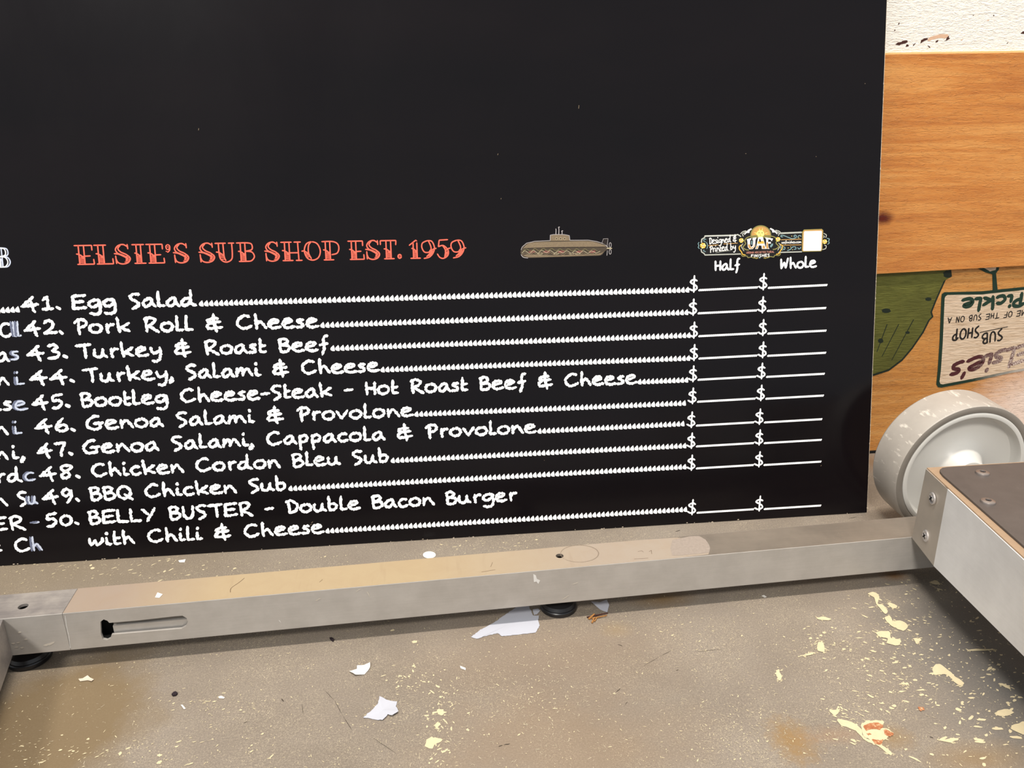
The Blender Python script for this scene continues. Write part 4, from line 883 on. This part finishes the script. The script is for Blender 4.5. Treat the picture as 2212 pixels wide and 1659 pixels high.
# ------------------------------------------------------------ aluminium stand base
frame = root('stand_base', 'aluminium stand base with long cross tube, side beams and grey caster wheel', 'stand')
T3 = 3*MM
def tube_piece(name, t0, t1, mats, holes_front=(), holes_top=()):
    """hollow square tube along DX; front and top walls can carry cut-outs (lists of (t, h) loops in mm)"""
    bm = bmesh.new(); wl = 2.6
    def wallplate(c0, u, v, n, outer, holes, mi=0):
        bm2 = bmesh.new(); edges = []
        for loop in [outer]+list(holes):
            vs = [bm2.verts.new((a, b, 0)) for a, b in loop]
            for i in range(len(vs)): edges.append(bm2.edges.new((vs[i], vs[(i+1) % len(vs)])))
        bmesh.ops.triangle_fill(bm2, edges=edges, use_beauty=True, use_dissolve=False)
        r = bmesh.ops.extrude_face_region(bm2, geom=bm2.faces[:])
        for v_ in [g for g in r['geom'] if isinstance(g, bmesh.types.BMVert)]: v_.co.z -= wl
        bmesh.ops.recalc_face_normals(bm2, faces=bm2.faces)
        mp = {}
        for v_ in bm2.verts: mp[v_] = bm.verts.new(c0 + u*(v_.co.x*MM) + v*(v_.co.y*MM) + n*(v_.co.z*MM))
        for f_ in bm2.faces:
            g = bm.faces.new([mp[v_] for v_ in f_.verts]); g.material_index = mi
        bm2.free()
    Zv = Vector((0, 0, 1)); b0 = bar(0, 0, 19.5); S = 38.1; e = .35
    rect = [(t0, e), (t1, e), (t1, S-e), (t0, S-e)]
    wallplate(b0, DX, Zv, -DY, rect, holes_front)
    rect2 = [(t0, e), (t1, e), (t1, S-e), (t0, S-e)]
    wallplate(b0+Zv*S*MM, DX, DY, Zv, rect2, holes_top, 1)
    wallplate(b0+DY*(S*MM), DX, Zv, DY, rect, ())
    wallplate(b0, DX, DY, -Zv, rect2, ())
    # rounded long edges
    for yy, zz in ((e, S-e), (e, e), (S-e, S-e), (S-e, e)):
        ring = []
        for t in (t0, t1):
            ring.append([bm.verts.new(bar(t, yy+e*math.cos(a), 19.5+zz+e*math.sin(a))) for a in [k*math.pi/4 for k in range(8)]])
        for k in range(8): bm.faces.new((ring[0][k], ring[0][(k+1) % 8], ring[1][(k+1) % 8], ring[1][k]))
    bmesh.ops.recalc_face_normals(bm, faces=bm.faces)
    return link(name, bm, None, frame, mats=mats)
def circ2(cx, cy_, r, n=18, ry=None): return [(cx+r*math.cos(i*2*math.pi/n), cy_+(ry or r)*math.sin(i*2*math.pi/n)) for i in range(n)]
def bt(px, py):                       # tube-front coordinates in mm
    p = on_bar(px, py)-BAR0; return p.dot(DX)/MM, p.z/MM-19.5
def tt_(px, py):                      # tube-top coordinates in mm
    p = on_z(px, py, G+B)-BAR0; return p.dot(DX)/MM, p.dot(DY)/MM
seam = tt_(150, 1300)[0]
slot_px = [(217, 1343), (224, 1338), (232, 1341), (236, 1345.5), (300, 1340), (380, 1331), (394, 1330), (403, 1335), (406, 1343), (402, 1352), (392, 1358), (300, 1366), (241, 1371), (239, 1379), (231, 1383), (222, 1381), (218, 1370)]
slot = [bt(*p) for p in slot_px]
hx, hy = tt_(1209, 1201); hx2, hy2 = tt_(50, 1310)
ct = tube_piece('cross_tube', seam+.15, 700, [M['tube'], M['tubetop']], [slot], [circ2(hx, hy, 3.6)])
ct['label'] = 'long brushed aluminium square tube with a slot'
lt = tube_piece('tube_end_piece', -620, seam-.15, [M['tube'], M['tubegrey']], [], [circ2(hx2, hy2, 4.2)])
# insert seen through the slot, and black sheet painting the keyhole's inner shade
(sx0, sz0), (sx1, sz1) = bt(244, 1362), bt(404, 1340)
zm = (sz0+sz1)/2
bm = bmesh.new(); prism(bm, [bar(sx0-1, 6.5, 19.5+zm), bar(sx1+5, 6.5, 19.5+zm), bar(sx1+5, 6.5, 19.5+zm+12), bar(sx0-1, 6.5, 19.5+zm+12)], DY*.004)
link('slot_insert', finish(bm), M['inner'], ct)
bm = bmesh.new(); prism(bm, [bar(sx0-1, 4.0, 19.5+zm-12), bar(sx1+5, 4.0, 19.5+zm-12), bar(sx1+5, 4.0, 19.5+zm+.3), bar(sx0-1, 4.0, 19.5+zm+.3)], DY*.004)
link('slot_ledge', finish(bm), M['tube'], ct)
bm = bmesh.new(); prism(bm, [bar(sx0-13, 12, 19.5+4), bar(sx0-1, 12, 19.5+4), bar(sx0-1, 12, 19.5+34), bar(sx0-13, 12, 19.5+34)], DY*.004)
link('keyhole_shade', finish(bm), M['dark'], ct)
# black plates added under the bores to paint their inner shade
bm = bmesh.new(); prism(bm, [bar(hx-8, 3, 22.5), bar(hx+8, 3, 22.5), bar(hx+8, 34, 22.5), bar(hx-8, 34, 22.5)], Vector((0, 0, .002))); link('bore_shade', finish(bm), M['dark'], ct)
bm = bmesh.new(); prism(bm, [bar(hx2-8, 3, 22.5), bar(hx2+8, 3, 22.5), bar(hx2+8, 34, 22.5), bar(hx2-8, 34, 22.5)], Vector((0, 0, .002))); link('bore_shade', finish(bm), M['dark'], lt)
# tan protective film on the tube top
tl = seam+.4; tr = tt_(1520, 1180)[0]
ftop = [(tl, .25), (tr-30, .25), (tr-1, 1.5), (tr+3, 8), (tr+1, 15), (tr-3, 22), (tr-9, 30), (tr-20, 36.5), (tr-60, 37.8), (tl, 37.8)]
hole = circ2(hx, hy, 3.9)
bm = bmesh.new(); edges = []
for loop in (ftop, hole):
    vs = [bm.verts.new(bar(a, b, 19.5+38.1+.12)) for a, b in loop]
    for i in range(len(vs)): edges.append(bm.edges.new((vs[i], vs[(i+1) % len(vs)])))
bmesh.ops.triangle_fill(bm, edges=edges, use_beauty=True)
for f_ in bm.faces:
    f_.normal_update()
    if f_.normal.z < 0: f_.normal_flip()
o = link('tan_film', bm, M['film'], frame); o['label'] = 'tan film strip stuck along the tube top'
ink = Ink(0); ink.frame(bar(0, 0, 19.5+38.1+.2), DX*MM, DY*MM, Vector((0, 0, 1)))
def newmark():
    k = Ink(0); k.frame(bar(0, 0, 19.5+38.1+.2), DX*MM, DY*MM, Vector((0, 0, 1))); return k
gx, gy = tt_(1252, 1196)
ink = newmark(); ink.stroke([(gx+18.5*math.cos(t*.2), gy+15.2*math.sin(t*.2)) for t in range(-13, 25)][:32], .95, .4, taper=True)
ink.done('ring_stain', plain('ring_stain', lin((126, 112, 98)), .6), frame)
hx3, hy3 = tt_(498, 1280); hx4, hy4 = tt_(528, 1249)
ink = newmark(); ink.stroke(smooth_pts([(hx3, hy3), (hx3-.5, hy3+7), (hx3+5, hy3+15), (hx4, hy4)]), .5, .2)
ink.done('hair_mark', plain('brown_hair_line', lin((86, 62, 44)), .6), frame)
ink = newmark()
for st in ([(1378, 1192), (1386, 1190), (1390, 1193)], [(1402, 1192), (1407, 1189), (1408, 1197)], [(1370, 1208), (1400, 1206)], [(1060, 1225), (1064, 1215)], [(1040, 1236), (1070, 1231)], [(690, 1258), (697, 1252)]): ink.stroke([tt_(*p) for p in st], .35, .2)
ink.done('pencil_mark', plain('brown_hair_line', lin((86, 62, 44)), .6), frame)['kind'] = 'stuff'
# torn frosted end of the film
bm = bmesh.new(); vs = []
for px, py in ((1452, 1167), (1490, 1159), (1510, 1158), (1524, 1166), (1531, 1176), (1534, 1184), (1532, 1194), (1470, 1200), (1452, 1200), (1448, 1185)):
    a_, b_ = tt_(px, py); vs.append(bm.verts.new(bar(a_, min(37.6, max(.4, b_)), 19.5+38.1+.25)))
f_ = bm.faces.new(vs); f_.normal_update()
if f_.normal.z < 0: f_.normal_flip()
link('frayed_film_end', bm, plain('frosted_film', lin((150, 138, 128)), .6, var=.2, scale=400), frame)
# pale smears on the front of the tube
ink = Ink(.00015); ink.frame(BAR0, DX*MM, Vector((0, 0, MM)), BARN)
def bf(pts): return [(lambda q: (q[0], q[1]+19.5))(bt(*p)) for p in pts]
Zc = lambda pts: [(1000+x/3.687, 1100+y/3.687) for x, y in pts]
ink.poly(bf(Zc([(560, 515), (580, 525), (590, 555), (615, 565), (600, 595), (585, 575), (565, 580)])), 0)
ink.poly(bf(Zc([(375-1843, 880), (385-1843, 885), (395-1843, 905), (380-1843, 890)])), 0)
for st in ([(770, 1277), (778, 1272)], [(1236, 1262), (1248, 1258)], [(1215, 1294), (1228, 1286)], [(683, 1297), (692, 1292)], [(794, 1278), (798, 1288)]): ink.stroke(bf(st), 1.2, .5, mi=1)
ink.stroke(bf([(141, 1330), (144, 1352), (149, 1374), (152, 1400)]), .45, .5, mi=0)
for x, y in ((26, 1390), (37, 1388), (33, 1398), (45, 1399), (40, 1366), (53, 1381)): ink.stroke(bf([(x, y), (x+5, y-1)]), 1.8, .4, mi=1)
ink.stroke(bf([(95, 1394), (108, 1391), (117, 1387)]), 2.0, .4, mi=1)
o = ink.done('pale_smear', [plain('smear_white', lin((214, 212, 208)), .6), plain('smear_grey', lin((184, 176, 164)), .6)], frame); o['kind'] = 'stuff'
# levelling feet
def foot(cx, cy_):
    o = Vector((cx, cy_, 0)); bm = bmesh.new()
    lathe(bm, [(0, .0002), (.0172, .0002), (.018, .001), (.0181, .0042), (.0174, .0052), (.0165, .0054), (.0150, .0085), (.0095, .0112), (.0075, .0118), (.0072, .0165), (0, .0165)], o, Vector((0, 0, 1)), 40)
    ob_ = link('levelling_foot', finish(bm), M['rubber'], frame, True)
    bm = bmesh.new(); lathe(bm, [(0, .0165), (.004, .0165), (.004, .0225), (0, .0225)], o, Vector((0, 0, 1)), 16); link('threaded_stud', finish(bm), M['chrome'], ob_)
    return ob_
p = on_z(1206, 1312.5); foot(p.x, p.y)
p = on_z(66, 1423); foot(p.x, p.y+.0)
# left beam
L0 = on_z(27, 1418, G); L1 = on_z(0, 1496, G); d = (L1-L0).normalized(); side = Vector((-d.y, d.x, 0)); side = side if side.x < 0 else -side
L0 = L0 - d*.0005
bm = bmesh.new(); pts = [L0, L0+d*.5, L0+d*.5+side*.05, L0+side*.05]; prism(bm, pts, Vector((0, 0, B))); bevel(bm, .0006)
o = link('side_beam', finish(bm), M['tubegrey'], frame); o['label'] = 'short side beam at the left end of the tube'
# right beam: box with end plate, cover plate and screws
ZB, ZT = G+B+.0002, .138
D_ = on_z(1969.5, 1162, G+B); C_ = on_z(2016.5, 1223, G+B); E_ = on_z(2212, 1418.6, G+B)
A_t = on_z(2000, 1012.8, ZT); B_t = on_z(2047, 1057, ZT); F_t = on_z(2212, 1210, ZT); K_t = on_z(2212, 1000, ZT)
ext = (E_-C_).normalized(); E2 = C_+ext*.42
extT = (F_t-B_t).normalized(); F2 = B_t+extT*.42
wv = (K_t-A_t).normalized()
def loft(name, lo, hi, mat, parent, bev=.0006):
    bm = bmesh.new(); a = [bm.verts.new(p) for p in lo]; b = [bm.verts.new(p) for p in hi]; n = len(a)
    bm.faces.new(a); bm.faces.new(b[::-1])
    for i in range(n): bm.faces.new((a[i], b[i], b[(i+1) % n], a[(i+1) % n]))
    if bev: bevel(bm, bev)
    return link(name, finish(bm), mat, parent)
def up(p, z): return Vector((p.x, p.y, z))
WB = .16
loB = [up(C_, ZB), up(E2, ZB), up(E2+wv*WB, ZB), up(D_+wv*(WB-.004)+Vector((0, 0, 0)), ZB), up(D_+wv*.004, ZB)]
hiB = [up(B_t, ZT), up(F2, ZT), up(F2+wv*WB, ZT), up(A_t+wv*(WB-.004), ZT), up(A_t+wv*.004, ZT)]
def beam_mesh():
    bm = bmesh.new(); nu, nv = 24, 8; g = []
    for i in range(nu+1):
        a = i/nu; lo_ = loB[0].lerp(loB[1], a); hi_ = hiB[0].lerp(hiB[1], a)
        g.append([bm.verts.new(lo_.lerp(hi_, j/nv)) for j in range(nv+1)])
    for i in range(nu):
        for j in range(nv): bm.faces.new((g[i][j], g[i+1][j], g[i+1][j+1], g[i][j+1])).smooth = True
    lo_ = [bm.verts.new(p) for p in loB[2:]]; hi_ = [bm.verts.new(p) for p in hiB[2:]]
    lov = [g[i][0] for i in range(nu+1)]+lo_; hiv = [g[i][nv] for i in range(nu+1)]+hi_
    bm.faces.new(lov); bm.faces.new(hiv)
    bm.faces.new([g[nu][j] for j in range(nv+1)]+[hi_[0], lo_[0]]); bm.faces.new((lo_[0], hi_[0], hi_[1], lo_[1])); bm.faces.new((lo_[1], hi_[1], hi_[2], lo_[2]))
    bm.faces.new([g[0][j] for j in range(nv+1)]+[hi_[2], lo_[2]])
    o_b = link('caster_beam', finish(bm), M['beam'], frame, True); return o_b
o = beam_mesh(); o['label'] = 'bright aluminium box beam at the right'
# end plate proud of the beam
nn = (C_-D_).cross(Vector((0, 0, 1))).normalized(); nn = nn if nn.x < 0 else -nn
pl = loft('end_plate', [up(D_, ZB), up(C_, ZB), up(C_, ZB)-nn*.003, up(D_, ZB)-nn*.003], [up(A_t, ZT), up(B_t, ZT), up(B_t, ZT)-nn*.003, up(A_t, ZT)-nn*.003], M['plate'], frame, .0003)
pl['label'] = 'matt steel end plate with two screws'
pn = (up(C_, ZB)-up(D_, ZB)).cross(up(A_t, ZT)-up(D_, ZB)).normalized(); pn = pn if pn.x < 0 else -pn
def screw(p, n, r, parent, pan=False):
    bm = bmesh.new()
    if pan:
        lathe(bm, [(0, -.001), (r, -.001), (r, .0006), (r*.92, .0016), (r*.62, .0024), (r*.42, .0024), (r*.36, .0010), (0, .0010)], p, n, 28, a0=.2)
    else:
        lathe(bm, [(0, -.001), (r, -.001), (r, .0003), (r*.86, .0006), (r*.45, .0001), (r*.3, .0009), (0, .0011)], p, n, 28)
    o = link('screw', finish(bm), M['chrome'] if not pan else plain('dull_steel', lin((150, 140, 134)), .35, .7), parent, True)
    bm = bmesh.new()
    if pan:
        lathe(bm, [(0, .0012), (r*.34, .0012), (r*.34, .00245), (r*.24, .00246), (0, .00146)][:2]+[(r*.34, .0015), (0, .0015)], p, n, 6)
        link('hex_socket', finish(bm), M['hexd'], o)
    else:
        s = n.orthogonal().normalized(); t = n.cross(s); h = p+n*.00115
        for u_, v_ in ((s, t), (t, s)):
            prism(bm, [h-u_*r*.55-v_*r*.12, h+u_*r*.55-v_*r*.12, h+u_*r*.55+v_*r*.12, h-u_*r*.55+v_*r*.12], n*.0001)
        link('cross_recess', finish(bm), M['hexd'], o)
    return o
for px, py in ((2013, 1076.5), (1998.5, 1157.5)): screw(meet(px, py, up(D_, ZB)+pn*.0003, pn), pn, .0058, pl)
# tan edge strip + dark cover plate with rounded corner
def ztop(px, py, z=ZT): return on_z(px, py, z)
tr_ = loft('edge_strip', [up(A_t+wv*.0008, ZT+.0001), up(B_t+wv*.0008, ZT+.0001), up(F2+wv*.0008, ZT+.0001), up(F2+wv*(WB-.001), ZT+.0001), up(A_t+wv*(WB-.001), ZT+.0001)],
     [up(A_t+wv*.001, ZT+.0012), up(B_t+wv*.001, ZT+.0012), up(F2+wv*.001, ZT+.0012), up(F2+wv*(WB-.0012), ZT+.0012), up(A_t+wv*(WB-.0012), ZT+.0012)], M['trim'], frame, 0)
zc_ = ZT+.0012
q0 = ztop(2046, 1013.0, zc_); q1 = ztop(2035, 1014.5, zc_); q2 = ztop(2029.5, 1018.5, zc_); q3 = ztop(2030, 1023, zc_); q4 = ztop(2036, 1030.5, zc_); q5 = ztop(2212, 1185.5, zc_)
dd_ = (q5-q4).normalized()
cvp = [q0, q1, q2, q3, q4, q4+dd_*.40, q4+dd_*.40+wv*.13, q0+wv*.115]
cv = slab('cover_plate', cvp, Vector((0, 0, .0022)), M['cover'], frame, .0006); cv['label'] = 'dark brown flat plate screwed on the beam'
for px, py in ((2122, 1023), (2134, 1085)): screw(ztop(px, py, zc_+.0022), Vector((0, 0, 1)), .0062, cv, True)
# shiny dents on the long face
fn = (up(E_, ZB)-up(C_, ZB)).cross(up(B_t, ZT)-up(C_, ZB)).normalized(); fn = fn if fn.x < 0 else -fn
bm = bmesh.new()
for px, py, r in ((2105, 1232, 5), (2093, 1233, 2), (2116, 1255, 2), (2089, 1151, 2)):
    c_ = meet(px, py, up(C_, ZB)+fn*.0002, fn); s = Vector((0, 0, 1)); t = fn.cross(s).normalized()
    bm.faces.new([bm.verts.new(c_ + (t*math.cos(k*.7)*.55+s*math.sin(k*.7)*1.1)*r*.45*MM*random.uniform(.6, 1.2)) for k in range(9)])
link('bright_scuff', finish(bm), plain('scuff_pale', lin((240, 250, 252)), .4), frame)['kind'] = 'stuff'
# bracket joining beam to cross tube (hidden behind) and axle
WC = Vector((.576, -.0625, .0803)); AZ = -.05; WA = Vector((math.sin(AZ), math.cos(AZ), .06)).normalized()
bm = bmesh.new(); lathe(bm, [(0, -.075), (.006, -.075), (.006, .05), (0, .05)], WC, WA, 20); ax_o = link('axle', finish(bm), M['chrome'], frame, True)
# caster wheel
whl = bpy.data.objects.new('caster_wheel', None); COL.objects.link(whl); whl.parent = frame
R_ = .0803
bm = bmesh.new(); lathe(bm, [(.0722, .004), (.0722, .0003), (.0732, -.0002), (.0782, -.0002), (.0795, .0004), (.0803, .002), (.0804, .023), (.0803, .044), (.0790, .0462), (.0722, .0464), (.0722, .004)], WC, WA, 128)
for f_ in bm.faces:
    r_ = max(((v_.co-WC) - WA*((v_.co-WC).dot(WA))).length for v_ in f_.verts); h_ = max((v_.co-WC).dot(WA) for v_ in f_.verts)
    f_.material_index = 1 if h_ < .0005 else 0
o = link('tyre', finish(bm), None, whl, True, [M['tread'], M['ring']]); o['label'] = 'scuffed grey rubber tyre'
bm = bmesh.new(); lathe(bm, [(.0722, .0015), (.0718, .0000), (.0700, -.0006), (.0672, -.0002), (.0664, .0015), (.0660, .006), (.063, .011), (.056, .0135), (.046, .0140), (.036, .0130), (.029, .0095), (.024, .0035), (.0205, -.003), (.0185, -.0075), (.0170, -.0092), (.0115, -.0095), (.0108, -.0085), (.0105, .0), (.0062, .0), (.0062, .04), (.05, .040), (.07, .044), (.0722, .043)], WC, WA, 96)
o = link('wheel_core', finish(bm), M['rim'], whl, True); o['label'] = 'white nylon wheel centre with hub'

# ------------------------------------------------------------ litter on the floor
Zb = lambda pts: [(500+x/3.687, 1100+y/3.687) for x, y in pts]
Za = lambda pts: [(x/3.687, 1160+y/3.687) for x, y in pts]
def scrap(name, pts, z, mat, label, cat='litter', thick=.00025, curl=0.0, jag=.0, seed=1, group=None):
    rnd = random.Random(seed); P = [on_z(x, y, z) for x, y in pts]
    if jag:
        Q = []
        for a, b in zip(P, P[1:]+P[:1]):
            n = max(1, int((b-a).length/.0016))
            for i in range(n): Q.append(a.lerp(b, i/n)+Vector((rnd.uniform(-1, 1), rnd.uniform(-1, 1), 0))*jag*(1 if i else .3))
        P = Q
    c = sum(P, Vector())/len(P); rad = max((p-c).length for p in P)
    bm = bmesh.new(); top, bot, mid = [], [], []
    for p in P:
        k = ((p-c).length/rad)**2*curl*(.5+.5*math.sin(math.atan2(p.y-c.y, p.x-c.x)*2+seed))
        q = Vector((p.x, p.y, z+.00035+k)); bot.append(bm.verts.new(q)); top.append(bm.verts.new(q+Vector((0, 0, thick))))
    ct_ = bm.verts.new(Vector((c.x, c.y, z+.00035+thick))); cb = bm.verts.new(Vector((c.x, c.y, z+.0003)))
    n = len(P)
    for i in range(n):
        j = (i+1) % n
        bm.faces.new((ct_, top[i], top[j])); bm.faces.new((cb, bot[j], bot[i])); bm.faces.new((top[i], bot[i], bot[j], top[j]))
    o = link(name, finish(bm), mat); o['label'] = label; o['category'] = cat
    if group: o['group'] = group
    return o
GP = 'paper scraps on the floor'
scrap('torn_paper', Zc([(65, 1020), (110, 1035), (200, 1008), (275, 990), (310, 1015), (450, 1000), (580, 985), (612, 930), (600, 890), (605, 850), (560, 850), (520, 765), (455, 765), (340, 840), (240, 910), (130, 970)]), 0, M['paper'], 'largest torn pale paper, long pointed piece on floor beside the black tube foot', 'paper', jag=.0004, seed=4, group=GP)
scrap('torn_paper', Zc([(556, 802), (600, 795), (614, 812), (592, 838), (566, 846)]), 0, M['paper'], 'small pale paper piece wedged between long torn paper and black foot', 'paper', jag=.0002, seed=5, group=GP)
scrap('white_chip', Zc([(1020, 750), (1090, 745), (1145, 725), (1165, 770), (1150, 825), (1115, 812), (1090, 800)]), 0, M['paper'], 'pale wedge-shaped chip under the tube, right of the black foot', 'paper', curl=.002, seed=2, group=GP)
scrap('torn_paper', [(785, 1552), (803, 1536), (816, 1523), (820, 1508), (840, 1514), (858, 1517), (855, 1528), (861, 1541), (848, 1549), (838, 1545), (826, 1558), (800, 1553)], 0, M['paper'], 'torn pale grey paper lying alone near the bottom of the picture', 'paper', jag=.0004, curl=.003, seed=3, group=GP)
scrap('torn_paper', Zb([(940, 1300), (1000, 1275), (1000, 1250), (1055, 1252), (1105, 1242), (1105, 1270), (1060, 1320), (990, 1332)]), 0, M['paperw'], 'white torn scrap on open floor above the larger grey paper piece', 'paper', curl=.003, seed=6, jag=.0002, group=GP)
scrap('paper_crumb', Zb([(1820, 1250), (1865, 1268), (1865, 1285), (1825, 1270)]), 0, M['paperw'], 'tiny white oblong crumb on open floor below the long torn paper', 'paper', seed=7, group=GP)
c0 = (927.5, 1199.5); scrap('paper_disc', [(c0[0]+14*math.cos(t), c0[1]+7.6*math.sin(t)) for t in [i*2*math.pi/18 for i in range(18)]], 0, M['paperw'], 'round white disc on the floor between menu board and tube', 'paper', seed=8, group=GP)
scrap('paper_crumb', Za([(1235, 485), (1255, 445), (1297, 460), (1270, 488)]), G+B, M['paperw'], 'white square-cut crumb lying on top of the tube', 'paper', seed=9)
scrap('paper_crumb', Za([(1420, 190), (1480, 180), (1470, 205), (1430, 205)]), 0, M['paperw'], 'small white scrap between menu board and tube, left half of the picture', 'paper', seed=10, group=GP)
scrap('paper_crumb', Za([(625, 1135), (660, 1130), (700, 1112), (720, 1125), (750, 1138), (730, 1158), (700, 1145), (640, 1155)]), 0, plain('beige_scrap', lin((208, 194, 176)), .8), 'beige curled scrap on the brown stained floor near the left foot', 'paper', curl=.003, seed=11, group=GP)
scrap('paper_crumb', Za([(1440, 1340), (1455, 1340), (1480, 1370), (1465, 1375)]), 0, M['paperw'], 'tiny white sliver just below the dark crumb on the left floor', 'paper', seed=12, group=GP)
scrap('paper_crumb', Za([(1740, 1275), (1762, 1268), (1790, 1280), (1785, 1290), (1745, 1288)]), 0, M['paperw'], 'tiny white chip on the floor right of the dark crumb', 'paper', seed=13, group=GP)
scrap('paper_crumb', [(1645, 1288), (1650, 1286), (1656, 1290), (1652, 1292)], 0, M['paperw'], 'tiny white chip in the tube shadow, towards the right beam', 'paper', seed=14, group=GP)
scrap('dark_crumb', Za([(1368, 1262), (1385, 1245), (1400, 1240), (1417, 1252), (1405, 1268), (1380, 1273)]), 0, M['crumb'], 'small dark crumb alone on the left part of the floor', 'debris', thick=.0014, seed=15)
scrap('dark_crumb', Zb([(782, 1035), (800, 1032), (815, 1048), (812, 1060), (798, 1052)]), 0, M['crumb'], 'small black crumb at the edge of the tube shadow', 'debris', thick=.0016, seed=16)
# wood splinters
sp = root('wood_splinter', 'brown and orange wood splinters beside the white wedge-shaped chip', 'debris')
def stick(a, b, wd, mat):
    A, Bq = on_z(*a, .0006), on_z(*b, .0016); d_ = (Bq-A).normalized(); s_ = d_.cross(Vector((0, 0, 1))).normalized()*wd*MM
    bm = bmesh.new(); prism(bm, [A-s_, A+s_, Bq+s_*.6, Bq-s_*.6], Vector((0, 0, .0008))); link('sliver', finish(bm), mat, sp)
stick((1268, 1334), (1313, 1325), .7, plain('dark_splinter', lin((62, 34, 30)), .8)); stick((1278, 1337), (1311, 1330), .6, M['splinter']); stick((1272, 1338), (1284, 1327), 1.1, M['splinter']); stick((1279, 1346), (1284, 1334), .9, M['splinter']); stick((1284, 1343), (1289, 1336), .6, M['splinter'])
